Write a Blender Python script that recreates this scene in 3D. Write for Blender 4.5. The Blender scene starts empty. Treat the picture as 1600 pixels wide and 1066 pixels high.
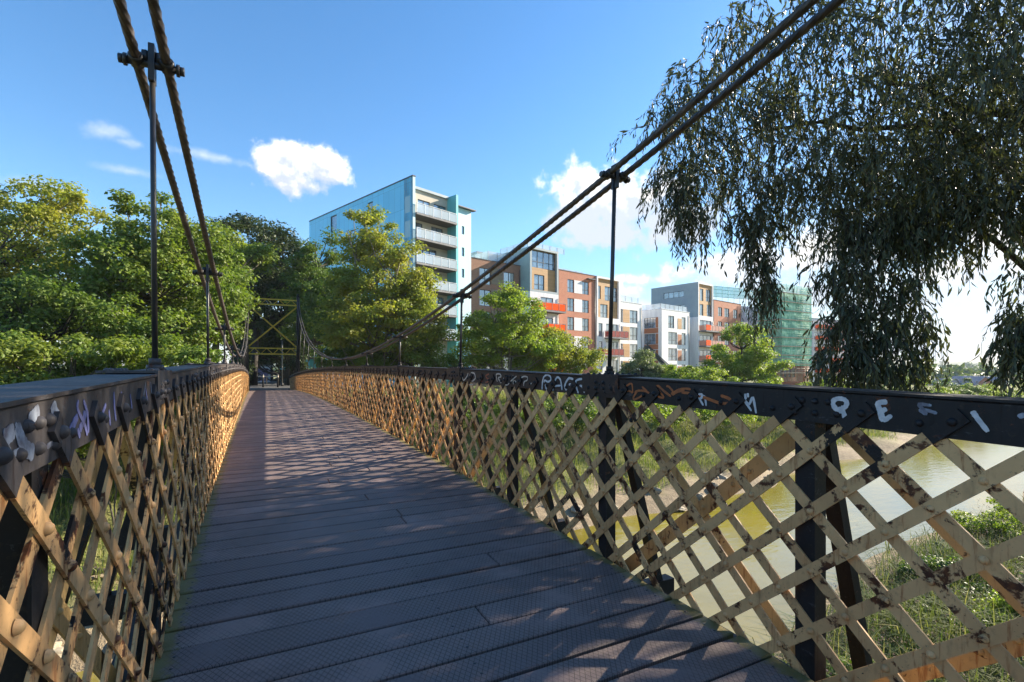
import bpy, math, random
import numpy as np
from mathutils import Vector, Matrix

# ------------------------------------------------------------------ camera, world, sun
TH = math.radians(27.15)
CT, ST = math.cos(TH), math.sin(TH)
EYE = 1.31
FPX = 780.0
HORIZ = 577.0
scene = bpy.context.scene
COL = scene.collection

cam_data = bpy.data.cameras.new("camera")
cam = bpy.data.objects.new("camera", cam_data)
COL.objects.link(cam)
cam.location = (0, 0, EYE)
cam.rotation_euler = (math.radians(90), 0, -TH)
cam_data.sensor_width = 36
cam_data.lens = 36 * FPX / 1600
cam_data.shift_y = (HORIZ - 533) / 1600
cam_data.clip_start = 0.02
cam_data.clip_end = 8000
scene.camera = cam

SUN_EL = math.radians(25.5)
SUN_AZ = math.radians(90)      # from +Y towards +X


def cam2w(X, Z):
    return (X * CT + Z * ST, -X * ST + Z * CT)


def pix(px, py, Z):
    """world point seen at a pixel of the 1600 px photo, at camera depth Z"""
    x, y = cam2w((px - 800) / FPX * Z, Z)
    return (x, y, EYE + (HORIZ - py) / FPX * Z)


world = bpy.data.worlds.new("World")
scene.world = world
world.use_nodes = True


class NT:
    """small helper to write node trees"""
    def __init__(self, tree):
        self.t = tree
        self.n = tree.nodes
        self.l = tree.links

    def node(self, typ, **kw):
        nd = self.n.new(typ)
        for k, v in kw.items():
            setattr(nd, k, v)
        return nd

    def put(self, sock, v):
        if v is None:
            return
        if isinstance(v, bpy.types.NodeSocket):
            self.l.new(v, sock)
        else:
            if isinstance(v, tuple) and len(v) == 3 and sock.type == 'RGBA':
                v = (*v, 1)
            sock.default_value = v

    def math(self, op, a, b=None, c=None, clamp=False):
        nd = self.node('ShaderNodeMath', operation=op)
        nd.use_clamp = clamp
        for i, v in enumerate((a, b, c)):
            self.put(nd.inputs[i], v)
        return nd.outputs[0]

    def vmath(self, op, a, b=None):
        nd = self.node('ShaderNodeVectorMath', operation=op)
        self.put(nd.inputs[0], a)
        if b is not None:
            self.put(nd.inputs[1], b)
        return nd.outputs['Value'] if op in ('DOT_PRODUCT', 'LENGTH') else nd.outputs[0]

    def mix(self, f, a, b, mode='MIX'):
        nd = self.node('ShaderNodeMix', data_type='RGBA', blend_type=mode)
        self.put(nd.inputs[0], f)
        self.put(nd.inputs[6], a)
        self.put(nd.inputs[7], b)
        return nd.outputs[2]

    def ramp(self, f, lo, hi, smooth=True):
        nd = self.node('ShaderNodeMapRange')
        nd.interpolation_type = 'SMOOTHSTEP' if smooth else 'LINEAR'
        self.put(nd.inputs[0], f)
        nd.inputs[1].default_value = lo
        nd.inputs[2].default_value = hi
        nd.inputs[3].default_value = 0
        nd.inputs[4].default_value = 1
        return nd.outputs[0]

    def noise(self, vec, scale, detail=4, rough=0.5, dist=0.0, col=False):
        nd = self.node('ShaderNodeTexNoise')
        self.put(nd.inputs['Vector'], vec)
        nd.inputs['Scale'].default_value = scale
        nd.inputs['Detail'].default_value = detail
        nd.inputs['Roughness'].default_value = rough
        nd.inputs['Distortion'].default_value = dist
        return nd.outputs['Color' if col else 'Fac']

    def scale(self, vec, s):
        nd = self.node('ShaderNodeMapping')
        self.put(nd.inputs[0], vec)
        nd.inputs['Scale'].default_value = s
        return nd.outputs[0]


SKY_STRENGTH = 0.15


def build_world():
    w = NT(world.node_tree)
    w.n.clear()
    out = w.node('ShaderNodeOutputWorld')
    bg = w.node('ShaderNodeBackground')
    bg.inputs['Strength'].default_value = SKY_STRENGTH
    sky = w.node('ShaderNodeTexSky', sky_type='NISHITA')
    sky.sun_disc = False
    sky.sun_elevation = SUN_EL
    sky.sun_rotation = SUN_AZ
    sky.air_density = 1.0
    sky.dust_density = 0.25
    sky.ozone_density = 2.0
    tc = w.node('ShaderNodeTexCoord')
    d = w.vmath('NORMALIZE', tc.outputs['Generated'])
    sep = w.node('ShaderNodeSeparateXYZ')
    w.put(sep.inputs[0], d)
    elev = sep.outputs['Z']

    # clouds: bearing/elevation blobs, edges broken up by noise in direction space
    def blob(az, el, ra, re):
        c = Vector((math.sin(az) * math.cos(el), math.cos(az) * math.cos(el), math.sin(el)))
        e1 = Vector((math.cos(az), -math.sin(az), 0))
        e2 = e1.cross(c) * -1
        if e2.z < 0:
            e2 = -e2
        a = w.math('DIVIDE', w.vmath('DOT_PRODUCT', d, tuple(e1)), ra)
        b = w.math('DIVIDE', w.vmath('DOT_PRODUCT', d, tuple(e2)), re)
        r2 = w.math('ADD', w.math('MULTIPLY', a, a), w.math('MULTIPLY', b, b))
        front = w.math('GREATER_THAN', w.vmath('DOT_PRODUCT', d, tuple(c)), 0.2)
        f = w.math('MULTIPLY', w.math('SUBTRACT', 5.0, w.math('SQRT', r2)), front)
        return w.math('MAXIMUM', w.math('SUBTRACT', f, 4.0), -3.0), b

    def azel(px, py):
        X, Y = (px - 800) / FPX, (HORIZ - py) / FPX
        return math.atan2(X, 1) + TH, math.atan2(Y, math.hypot(X, 1))

    fine = w.noise(d, 26, 7, 0.58)
    fine2 = w.noise(w.vmath('ADD', d, (0.012, 0.0, 0.014)), 26, 7, 0.58)
    edge = w.math('SUBTRACT', fine, 0.5)
    col = sky.outputs[0]
    # whole sky made darker and more saturated
    hsv = w.node('ShaderNodeHueSaturation')
    hsv.inputs['Saturation'].default_value = 1.26
    hsv.inputs['Value'].default_value = 0.64
    w.put(hsv.inputs['Color'], col)
    col = hsv.outputs[0]
    # sky colour scaled down where bright, dimming the glow around the sun
    bw = w.node('ShaderNodeRGBToBW')
    w.put(bw.inputs[0], col)
    k = w.math('DIVIDE', 1.0, w.math('ADD', 1.0, w.math('MULTIPLY', w.math('MAXIMUM', w.math('SUBTRACT', bw.outputs[0], 1.7), 0.0), 0.22)))
    cs = w.node('ShaderNodeVectorMath', operation='SCALE')
    w.put(cs.inputs[0], col)
    w.put(cs.inputs['Scale'], k)
    col = cs.outputs[0]

    def add_cloud(blobs, soft, bright, shade, opac=1.0, rag=2.6):
        nonlocal col
        dens = None
        vert = None
        for (px, py, rx, ry) in blobs:
            az, el = azel(px, py)
            k = math.cos(math.atan((px - 800) / FPX))
            f, b = blob(az, el, rx / FPX * k * k, ry / FPX * k)
            if dens is None:
                dens, vert = f, b
            else:
                dens = w.math('MAXIMUM', dens, f)
        m = w.ramp(w.math('ADD', dens, w.math('MULTIPLY', edge, rag)), 0.0, soft)
        m = w.math('MULTIPLY', m, opac)
        # light side up and to the sun, grey towards the flat base
        lit = w.math('ADD', w.math('MULTIPLY', vert, 0.45), w.math('MULTIPLY', w.math('SUBTRACT', fine, fine2), 1.6))
        lit = w.ramp(lit, -0.32, 0.28)
        col = w.mix(m, col, w.mix(lit, shade, bright))

    W = (3.7, 3.6, 3.45)
    G = (1.75, 1.95, 2.25)
    add_cloud([(445, 258, 56, 42), (505, 262, 54, 38), (455, 282, 54, 24)], 0.5, W, G, 1.0, 1.7)
    add_cloud([(925, 292, 80, 42), (970, 320, 120, 58), (910, 345, 62, 42), (1045, 350, 105, 42), (960, 366, 110, 26)], 0.6, W, (1.9, 2.1, 2.4), 1.0, 2.0)
    add_cloud([(1260, 400, 170, 55), (1130, 425, 130, 34), (1240, 460, 170, 44), (1000, 437, 48, 12), (975, 458, 40, 20), (1020, 478, 60, 18)], 0.8, W, (2.2, 2.45, 2.8), 0.95, 2.0)
    add_cloud([(1500, 425, 210, 40), (1590, 365, 160, 46), (1440, 475, 190, 40), (1560, 515, 240, 46), (1400, 540, 240, 36), (1720, 450, 190, 140)], 0.8, (3.5, 3.4, 3.3), (2.1, 2.4, 2.8), 0.92, 2.2)
    add_cloud([(165, 208, 50, 16), (195, 222, 40, 9), (205, 268, 70, 9), (60, 290, 80, 16), (330, 245, 100, 9)], 1.5, (2.9, 3.0, 3.15), (2.3, 2.5, 2.8), 0.6, 2.2)
    add_cloud([(1800, 250, 160, 90), (2300, 350, 400, 90), (-300, 420, 260, 60), (1900, -100, 250, 50)], 0.9, W, G, 0.9)
    # pale air near the horizon
    hz = w.ramp(elev, 0.16, -0.01)
    col = w.mix(w.math('MULTIPLY', hz, 0.5), col, (2.7, 2.95, 3.25))
    w.put(bg.inputs['Color'], col)
    w.put(out.inputs['Surface'], bg.outputs[0])


build_world()

sun_data = bpy.data.lights.new("sun", 'SUN')
sun_data.energy = 5.0
sun_data.angle = math.radians(0.5)
sun_data.color = (1.0, 0.88, 0.70)
sun = bpy.data.objects.new("sun", sun_data)
COL.objects.link(sun)
sun.rotation_euler = (0, math.radians(90) - SUN_EL, 0)

vs = scene.view_settings
vs.view_transform = 'Standard'
vs.look = 'None'
vs.gamma = 1
vs.exposure = 1.54
scene.cycles.max_bounces = 6
scene.cycles.diffuse_bounces = 3
scene.cycles.glossy_bounces = 3
scene.cycles.transmission_bounces = 3
scene.cycles.transparent_max_bounces = 6
scene.cycles.use_denoising = True

# ------------------------------------------------------------------ materials
MATS = {}


def new_mat(name):
    m = bpy.data.materials.new(name)
    m.use_nodes = True
    t = NT(m.node_tree)
    b = m.node_tree.nodes['Principled BSDF']
    MATS[name] = m
    return m, t, b


def bump(t, b, h, strength=0.3, dist=0.01):
    nd = t.node('ShaderNodeBump')
    nd.inputs['Strength'].default_value = strength
    nd.inputs['Distance'].default_value = dist
    t.put(nd.inputs['Height'], h)
    t.put(b.inputs['Normal'], nd.outputs[0])


def plain(name, c1, c2=None, scale=6, rough=0.6, metal=0.0, spec=0.5, bmp=0.0, bscale=None, stretch=None):
    m, t, b = new_mat(name)
    tc = t.node('ShaderNodeTexCoord')
    v = tc.outputs['Object']
    if stretch:
        v = t.scale(v, stretch)
    n = t.noise(v, scale, 5, 0.6)
    t.put(b.inputs['Base Color'], t.mix(t.ramp(n, 0.32, 0.68), c1, c2 or tuple(x * 0.8 for x in c1)))
    b.inputs['Roughness'].default_value = rough
    b.inputs['Metallic'].default_value = metal
    b.inputs['Specular IOR Level'].default_value = spec
    if bmp:
        bump(t, b, t.noise(v, bscale or scale * 4, 4, 0.6), bmp, 0.01)
    return m


def painted_iron(name, base, base2, rust_amt=0.62, grime=0.6, rough=0.45):
    """weathered oil paint over iron: chalky variation, rust patches, dark bare bands"""
    m, t, b = new_mat(name)
    v = t.node('ShaderNodeTexCoord').outputs['Object']
    n1 = t.noise(v, 5, 5, 0.6)
    n2 = t.noise(v, 38, 5, 0.65)
    n3 = t.noise(v, 2.4, 6, 0.72, 0.6)
    n4 = t.noise(v, 11, 5, 0.7, 0.4)
    n5 = t.noise(t.scale(v, (1, 1, 0.35)), 16, 4, 0.6)
    c = t.mix(t.ramp(n1, 0.3, 0.7), base, base2)
    isl = t.node('ShaderNodeNewGeometry').outputs['Random Per Island']
    c = t.mix(t.math('MULTIPLY', t.math('SUBTRACT', 1.0, isl), 0.38), c, (base2[0] * 0.62, base2[1] * 0.50, base2[2] * 0.42))
    run = t.ramp(t.noise(t.scale(v, (14, 14, 1.6)), 3.2, 4, 0.65), 0.54, 0.70)
    c = t.mix(t.math('MULTIPLY', run, 0.75), c, (base2[0] * 0.50, base2[1] * 0.26, base2[2] * 0.16))
    c = t.mix(t.math('MULTIPLY', t.ramp(n5, 0.52, 0.75), 0.55), c, tuple(x * 0.45 for x in base2))
    c = t.mix(t.math('MULTIPLY', t.ramp(n2, 0.55, 0.75), 0.35), c, (0.10, 0.075, 0.04))
    rust = t.ramp(t.math('ADD', t.math('MULTIPLY', n4, 0.75), t.math('MULTIPLY', n3, 0.35)), rust_amt, rust_amt + 0.055)
    c = t.mix(rust, c, t.mix(t.ramp(n2, 0.35, 0.65), (0.13, 0.045, 0.016), (0.05, 0.02, 0.012)))
    if base[0] < 0.15:
        sc = t.ramp(t.noise(t.scale(v, (1, 0.35, 1)), 34, 6, 0.75, 0.5), 0.60, 0.68)
        c = t.mix(t.math('MULTIPLY', sc, 0.5), c, (0.11, 0.11, 0.12))
    chip = t.ramp(t.noise(v, 85, 4, 0.7), 0.66, 0.70)
    c = t.mix(t.math('MULTIPLY', chip, 0.8), c, (0.06, 0.032, 0.02))
    bare = t.ramp(n3, grime, grime + 0.02)
    c = t.mix(bare, c, (0.018, 0.014, 0.012))
    t.put(b.inputs['Base Color'], c)
    t.put(b.inputs['Roughness'], t.math('ADD', t.math('MULTIPLY', n2, 0.3), rough - 0.1))
    b.inputs['Specular IOR Level'].default_value = 0.3
    h = t.math('ADD', t.math('MULTIPLY', n2, 0.6), t.math('ADD', rust, t.math('MULTIPLY', bare, 1.2)))
    bump(t, b, h, 0.5, 0.003)
    return m


painted_iron('cream_iron', (0.74, 0.46, 0.21), (0.60, 0.36, 0.16), 0.58, 0.608)
painted_iron('cream_iron_outer', (0.68, 0.47, 0.21), (0.54, 0.37, 0.16), 0.605, 0.615)
painted_iron('black_iron', (0.020, 0.018, 0.019), (0.014, 0.013, 0.014), 0.645, 0.75, 0.5)
painted_iron('grey_iron', (0.10, 0.09, 0.09), (0.045, 0.04, 0.042), 0.64, 0.75, 0.5)
painted_iron('yellow_iron', (0.78, 0.58, 0.06), (0.66, 0.48, 0.06), 0.68, 0.8)
plain('rod_iron', (0.022, 0.022, 0.026), (0.04, 0.035, 0.03), 9, 0.4, 0.0, 0.5, 0.2)
plain('wire_rope', (0.12, 0.098, 0.084), (0.040, 0.034, 0.030), 14, 0.5, 0.25, 0.5, 0.2, 120)
plain('paint_white', (0.62, 0.62, 0.62), (0.45, 0.46, 0.48), 40, 0.6)
plain('paint_cream', (0.62, 0.52, 0.42), (0.35, 0.30, 0.25), 50, 0.6)
plain('paint_orange', (0.42, 0.12, 0.025), (0.26, 0.075, 0.02), 30, 0.6)
plain('paint_rust', (0.30, 0.07, 0.03), (0.2, 0.05, 0.02), 30, 0.6)
plain('paint_lilac', (0.26, 0.26, 0.52), (0.12, 0.12, 0.24), 30, 0.6)
plain('paint_ice', (0.34, 0.38, 0.45), (0.10, 0.10, 0.13), 24, 0.55)
plain('paint_mint', (0.35, 0.55, 0.45), (0.2, 0.3, 0.25), 30, 0.6)


def deck_mat():
    m, t, b = new_mat('gritted_plank')
    tc = t.node('ShaderNodeTexCoord')
    v = tc.outputs['Object']
    geo = t.node('ShaderNodeNewGeometry')
    isl = geo.outputs['Random Per Island']
    sx = t.node('ShaderNodeSeparateXYZ')
    t.put(sx.inputs[0], v)
    X, Y = sx.outputs[0], sx.outputs[1]
    n1 = t.noise(v, 3.0, 5, 0.6)
    n2 = t.noise(v, 60, 3, 0.7)
    n3 = t.noise(v, 420, 2, 0.6)

    def lines(a):
        f = t.math('FRACT', t.math('DIVIDE', a, 0.027))
        return t.math('GREATER_THAN', t.math('ABSOLUTE', t.math('SUBTRACT', f, 0.5)), 0.435)
    u1 = t.math('ADD', X, t.math('MULTIPLY', Y, 0.62))
    u2 = t.math('SUBTRACT', X, t.math('MULTIPLY', Y, 0.62))
    ln = t.math('MAXIMUM', lines(u1), lines(u2))
    ln = t.math('MULTIPLY', ln, t.ramp(n1, 0.28, 0.5))
    base = t.mix(isl, (0.26, 0.185, 0.165), (0.15, 0.112, 0.108))
    base = t.mix(t.ramp(n1, 0.35, 0.7), base, (0.145, 0.108, 0.098))
    stain = t.ramp(t.noise(v, 1.1, 6, 0.7, 0.8), 0.52, 0.68)
    base = t.mix(t.math('MULTIPLY', stain, 0.5), base, (0.060, 0.048, 0.046))
    walk = t.math('MULTIPLY', t.ramp(t.math('ABSOLUTE', t.math('SUBTRACT', X, 0.75)), 0.95, 0.15), t.ramp(n1, 0.3, 0.6))
    base = t.mix(t.math('MULTIPLY', walk, 0.30), base, (0.25, 0.19, 0.165))
    base = t.mix(t.math('MULTIPLY', t.ramp(n2, 0.5, 0.75), 0.5), base, (0.22, 0.18, 0.155))
    worn = t.ramp(t.noise(t.scale(v, (0.6, 3.5, 1)), 2.2, 4, 0.65), 0.55, 0.75)
    base = t.mix(t.math('MULTIPLY', worn, 0.45), base, (0.24, 0.19, 0.165))
    base = t.mix(t.math('MULTIPLY', ln, 0.7), base, (0.015, 0.013, 0.014))
    base = t.mix(t.ramp(n3, 0.70, 0.76), base, (0.45, 0.43, 0.42))
    # moss and grit along both edges of the deck, ragged
    ex = t.math('SUBTRACT', 1.24, t.math('ABSOLUTE', t.math('SUBTRACT', X, 0.85)))
    mo = t.ramp(t.math('ADD', ex, t.math('MULTIPLY', t.noise(v, 17, 4, 0.7), -0.17)), 0.01, -0.05)
    base = t.mix(mo, base, t.mix(n2, (0.10, 0.085, 0.02), (0.22, 0.17, 0.06)))
    t.put(b.inputs['Base Color'], base)
    t.put(b.inputs['Roughness'], t.math('ADD', 0.46, t.math('MULTIPLY', n2, 0.3)))
    b.inputs['Specular IOR Level'].default_value = 0.45
    h = t.math('SUBTRACT', t.math('ADD', t.math('MULTIPLY', n2, 0.6), t.math('MULTIPLY', n3, 0.5)), t.math('MULTIPLY', ln, 0.9))
    bump(t, b, h, 0.55, 0.003)


deck_mat()


def leaf_mat(name, cols, trans=0.35, rough=0.5, spec=0.35):
    """leaf: every leaf face gets its own hue between the given colours"""
    m, t, b = new_mat(name)
    geo = t.node('ShaderNodeNewGeometry')
    r = geo.outputs['Random Per Island']
    v = t.node('ShaderNodeTexCoord').outputs['Object']
    n = t.noise(v, 0.55, 3, 0.6)
    c = t.mix(t.ramp(r, 0.0, 1.0, False), cols[0], cols[1])
    c = t.mix(t.math('MULTIPLY', t.ramp(n, 0.42, 0.66), 0.75), c, cols[2])
    out = m.node_tree.nodes['Material Output']
    t.put(b.inputs['Base Color'], c)
    b.inputs['Roughness'].default_value = rough
    b.inputs['Specular IOR Level'].default_value = spec
    tr = t.node('ShaderNodeBsdfTranslucent')
    t.put(tr.inputs['Color'], t.mix(1.0, c, (1.5, 1.6, 0.8), 'MULTIPLY'))
    mx = t.node('ShaderNodeMixShader')
    mx.inputs[0].default_value = trans
    t.l.new(b.outputs[0], mx.inputs[1])
    t.l.new(tr.outputs[0], mx.inputs[2])
    t.l.new(mx.outputs[0], out.inputs['Surface'])
    return m


leaf_mat('leaf_maple', ((0.085, 0.15, 0.02), (0.155, 0.21, 0.032), (0.19, 0.22, 0.032)), 0.38)
leaf_mat('leaf_mid', ((0.055, 0.11, 0.018), (0.105, 0.165, 0.027), (0.125, 0.17, 0.027)), 0.36)
leaf_mat('leaf_yellow', ((0.16, 0.21, 0.035), (0.25, 0.27, 0.045), (0.29, 0.265, 0.04)), 0.45)
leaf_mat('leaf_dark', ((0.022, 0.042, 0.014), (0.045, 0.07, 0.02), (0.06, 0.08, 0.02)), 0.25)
leaf_mat('leaf_bright', ((0.14, 0.215, 0.025), (0.23, 0.30, 0.04), (0.25, 0.29, 0.04)), 0.45)
leaf_mat('leaf_silver', ((0.13, 0.17, 0.07), (0.20, 0.24, 0.11), (0.17, 0.21, 0.08)))
leaf_mat('leaf_willow', ((0.032, 0.040, 0.018), (0.115, 0.122, 0.064), (0.075, 0.085, 0.034)), 0.26, 0.42, 0.5)
leaf_mat('grass_green', ((0.12, 0.18, 0.03), (0.20, 0.25, 0.05), (0.27, 0.25, 0.09)), 0.3, 0.8, 0.1)
leaf_mat('grass_straw', ((0.19, 0.20, 0.08), (0.33, 0.29, 0.14), (0.13, 0.19, 0.05)), 0.25, 0.8, 0.1)
leaf_mat('reed_green', ((0.028, 0.062, 0.014), (0.075, 0.115, 0.028), (0.12, 0.13, 0.045)), 0.3, 0.75, 0.15)  # base colour darkened to carry the willow's shade on the reeds
plain('seed_head', (0.24, 0.13, 0.11), (0.32, 0.22, 0.15), 20, 0.8)
plain('bark', (0.10, 0.085, 0.065), (0.05, 0.04, 0.03), 8, 0.85, bmp=0.4)
plain('bark_pale', (0.20, 0.17, 0.13), (0.10, 0.085, 0.06), 8, 0.85, bmp=0.4)
plain('bark_dark', (0.035, 0.028, 0.022), (0.02, 0.016, 0.012), 8, 0.85, bmp=0.4)


def glass_mat(name, c, rough=0.05):
    m, t, b = new_mat(name)
    v = t.node('ShaderNodeTexCoord').outputs['Object']
    n = t.noise(v, 0.8, 3, 0.5)
    oi = t.node('ShaderNodeObjectInfo').outputs['Random']
    cc = t.mix(t.ramp(n, 0.4, 0.6), c, tuple(x * 2.5 + 0.03 for x in c))
    blind = t.math('GREATER_THAN', oi, 0.62)
    cc = t.mix(t.math('MULTIPLY', blind, t.math('MULTIPLY', oi, 0.75)), cc, (0.42, 0.40, 0.36))
    t.put(b.inputs['Base Color'], cc)
    b.inputs['Roughness'].default_value = rough
    b.inputs['Specular IOR Level'].default_value = 1.0
    b.inputs['IOR'].default_value = 2.1
    bump(t, b, t.noise(v, 0.9, 2, 0.5), 0.08, 0.05)


glass_mat('window_glass', (0.06, 0.085, 0.11))
plain('window_frame_dark', (0.045, 0.045, 0.05), None, 4, 0.4)
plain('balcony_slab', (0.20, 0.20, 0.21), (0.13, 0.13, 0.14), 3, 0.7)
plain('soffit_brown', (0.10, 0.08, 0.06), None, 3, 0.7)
plain('rail_white', (0.72, 0.74, 0.76), None, 3, 0.4)


def clear_panel(name, c, alpha):
    m, t, b = new_mat(name)
    b.inputs['Base Color'].default_value = (*c, 1)
    b.inputs['Roughness'].default_value = 0.08
    b.inputs['Alpha'].default_value = alpha
    b.inputs['Specular IOR Level'].default_value = 0.9


clear_panel('balcony_glass', (0.62, 0.70, 0.76), 0.45)
clear_panel('orange_panel', (0.86, 0.10, 0.004), 1.0)
MATS['orange_panel'].node_tree.nodes['Principled BSDF'].inputs['Specular IOR Level'].default_value = 0.2
clear_panel('red_panel', (0.30, 0.035, 0.018), 0.9)
clear_panel('pink_panel', (0.62, 0.30, 0.22), 0.9)
plain('render_white', (0.78, 0.78, 0.79), (0.63, 0.63, 0.65), 1.4, 0.8, stretch=(1, 1, 0.18))
plain('render_pale', (0.40, 0.60, 0.68), (0.34, 0.52, 0.60), 1.0, 0.6, stretch=(1, 1, 0.15))
plain('render_cream', (0.50, 0.45, 0.37), (0.44, 0.40, 0.33), 1.0, 0.8)
plain('grey_cladding', (0.26, 0.33, 0.36), (0.23, 0.29, 0.33), 0.8, 0.5)
plain('roof_grey', (0.12, 0.12, 0.13), None, 2, 0.8)


def panel_mat(name, c, pw, ph, gap=0.025, var=0.25, rough=0.35):
    """cladding panels with thin dark joints, in building coordinates (x or y along the wall)"""
    m, t, b = new_mat(name)
    v = t.node('ShaderNodeTexCoord').outputs['Object']
    s = t.node('ShaderNodeSeparateXYZ')
    t.put(s.inputs[0], v)
    al = t.math('ADD', s.outputs[0], s.outputs[1])
    a = t.math('DIVIDE', al, pw)
    z = t.math('DIVIDE', s.outputs[2], ph)
    j1 = t.math('LESS_THAN', t.math('FRACT', a), gap / pw)
    j2 = t.math('LESS_THAN', t.math('FRACT', z), gap / ph)
    cell = t.node('ShaderNodeCombineXYZ')
    t.put(cell.inputs[0], t.math('FLOOR', a))
    t.put(cell.inputs[1], t.math('FLOOR', z))
    wn = t.node('ShaderNodeTexWhiteNoise')
    t.put(wn.inputs['Vector'], cell.outputs[0])
    col = t.mix(t.math('MULTIPLY', wn.outputs['Value'], var), c, tuple(x * 0.6 for x in c))
    col = t.mix(t.math('MULTIPLY', t.noise(v, 0.5, 4, 0.6), 0.25), col, tuple(min(1, x * 1.3) for x in c))
    t.put(b.inputs['Base Color'], t.mix(t.math('MULTIPLY', t.math('MAXIMUM', j1, j2), 0.6), col, tuple(x * 0.25 for x in c)))
    b.inputs['Roughness'].default_value = rough
    return m


panel_mat('blue_cladding', (0.20, 0.66, 0.98), 1.2, 2.85, 0.03, 0.3, 0.25)
panel_mat('teal_cladding', (0.10, 0.42, 0.46), 1.5, 2.85, 0.03, 0.2, 0.35)
panel_mat('timber_boards', (0.46, 0.25, 0.09), 3.1, 0.16, 0.02, 0.55, 0.6)
panel_mat('timber_grey', (0.22, 0.16, 0.10), 3.1, 0.16, 0.02, 0.5, 0.6)
panel_mat('timber_red', (0.38, 0.13, 0.05), 3.1, 0.16, 0.02, 0.5, 0.6)


def brick_mat(name, c1, c2, mortar):
    m, t, b = new_mat(name)
    v = t.node('ShaderNodeTexCoord').outputs['Object']
    s = t.node('ShaderNodeSeparateXYZ')
    t.put(s.inputs[0], v)
    cb = t.node('ShaderNodeCombineXYZ')
    t.put(cb.inputs[0], t.math('ADD', s.outputs[0], s.outputs[1]))
    t.put(cb.inputs[1], s.outputs[2])
    br = t.node('ShaderNodeTexBrick')
    t.put(br.inputs['Vector'], cb.outputs[0])
    br.inputs['Color1'].default_value = (*c1, 1)
    br.inputs['Color2'].default_value = (*c2, 1)
    br.inputs['Mortar'].default_value = (*mortar, 1)
    br.inputs['Scale'].default_value = 1.0
    br.inputs['Brick Width'].default_value = 0.225
    br.inputs['Row Height'].default_value = 0.075
    br.inputs['Mortar Size'].default_value = 0.008
    n = t.noise(v, 0.7, 5, 0.65)
    t.put(b.inputs['Base Color'], t.mix(t.math('MULTIPLY', t.ramp(n, 0.35, 0.7), 0.35), br.outputs[0], tuple(x * 0.6 for x in c1)))
    b.inputs['Roughness'].default_value = 0.85


brick_mat('red_brick', (0.52, 0.18, 0.10), (0.42, 0.14, 0.08), (0.42, 0.28, 0.20))
brick_mat('brown_brick', (0.33, 0.155, 0.09), (0.26, 0.12, 0.075), (0.30, 0.20, 0.15))


def water_mat():
    m, t, b = new_mat('muddy_water')
    v = t.node('ShaderNodeTexCoord').outputs['Object']
    n = t.noise(v, 0.12, 4, 0.6)
    t.put(b.inputs['Base Color'], t.mix(t.ramp(n, 0.35, 0.65), (0.25, 0.195, 0.026), (0.19, 0.152, 0.026)))
    b.inputs['Roughness'].default_value = 0.09
    b.inputs['IOR'].default_value = 1.8
    b.inputs['Specular IOR Level'].default_value = 0.5
    h = t.math('ADD', t.noise(t.scale(v, (1, 2.2, 1)), 1.3, 4, 0.55), t.math('MULTIPLY', t.noise(v, 7, 3, 0.5), 0.15))
    bump(t, b, h, 0.32, 0.05)


water_mat()


def ground_mat():
    m, t, b = new_mat('bank_soil')
    v = t.node('ShaderNodeTexCoord').outputs['Object']
    s = t.node('ShaderNodeSeparateXYZ')
    t.put(s.inputs[0], v)
    n1 = t.noise(v, 0.35, 6, 0.65)
    n2 = t.noise(v, 4, 5, 0.7)
    mud = t.mix(t.ramp(n2, 0.3, 0.7), (0.33, 0.255, 0.16), (0.20, 0.15, 0.09))
    grass = t.mix(t.ramp(n2, 0.3, 0.7), (0.13, 0.15, 0.035), (0.21, 0.20, 0.07))
    k = t.ramp(t.math('ADD', s.outputs[2], t.math('MULTIPLY', n1, 2.4)), -4.0, -3.2)
    t.put(b.inputs['Base Color'], t.mix(k, mud, grass))
    b.inputs['Roughness'].default_value = 0.9
    bump(t, b, t.math('ADD', n2, t.noise(v, 22, 3, 0.6)), 0.9, 0.08)


ground_mat()
plain('stone_pale', (0.36, 0.31, 0.23), (0.22, 0.18, 0.12), 3, 0.85, bmp=0.5)
plain('driftwood', (0.20, 0.16, 0.11), (0.12, 0.09, 0.06), 8, 0.85, bmp=0.4, stretch=(1, 6, 6))
plain('path_asphalt', (0.06, 0.06, 0.062), (0.085, 0.08, 0.075), 5, 0.9, bmp=0.3)
plain('concrete', (0.28, 0.26, 0.23), (0.17, 0.16, 0.14), 2, 0.85, bmp=0.3)
plain('hill_wood', (0.07, 0.10, 0.045), (0.11, 0.14, 0.06), 0.04, 0.9)
leaf_mat('leaf_far', ((0.075, 0.115, 0.045), (0.12, 0.16, 0.06), (0.10, 0.14, 0.05)), 0.2)
plain('slate_roof', (0.20, 0.20, 0.23), (0.28, 0.27, 0.29), 1, 0.7)
plain('tile_roof', (0.32, 0.30, 0.32), (0.24, 0.22, 0.24), 1, 0.7)
plain('house_blue', (0.42, 0.48, 0.55), (0.36, 0.42, 0.50), 1, 0.8)
plain('netting_steel', (0.30, 0.29, 0.27), (0.2, 0.19, 0.17), 4, 0.5, 0.5)
plain('scaffold_board', (0.34, 0.28, 0.20), (0.22, 0.18, 0.13), 3, 0.8)


def net_mat():
    m, t, b = new_mat('debris_net')
    v = t.node('ShaderNodeTexCoord').outputs['Object']
    n = t.noise(t.scale(v, (1, 1, 0.5)), 1.2, 5, 0.65)
    t.put(b.inputs['Base Color'], t.mix(t.ramp(n, 0.3, 0.7), (0.06, 0.50, 0.30), (0.30, 0.74, 0.52)))
    b.inputs['Roughness'].default_value = 0.6
    t.put(b.inputs['Alpha'], t.math('ADD', 0.30, t.math('MULTIPLY', n, 0.55)))
    bump(t, b, n, 0.2, 0.15)


net_mat()
# ------------------------------------------------------------------ object helpers


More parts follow.
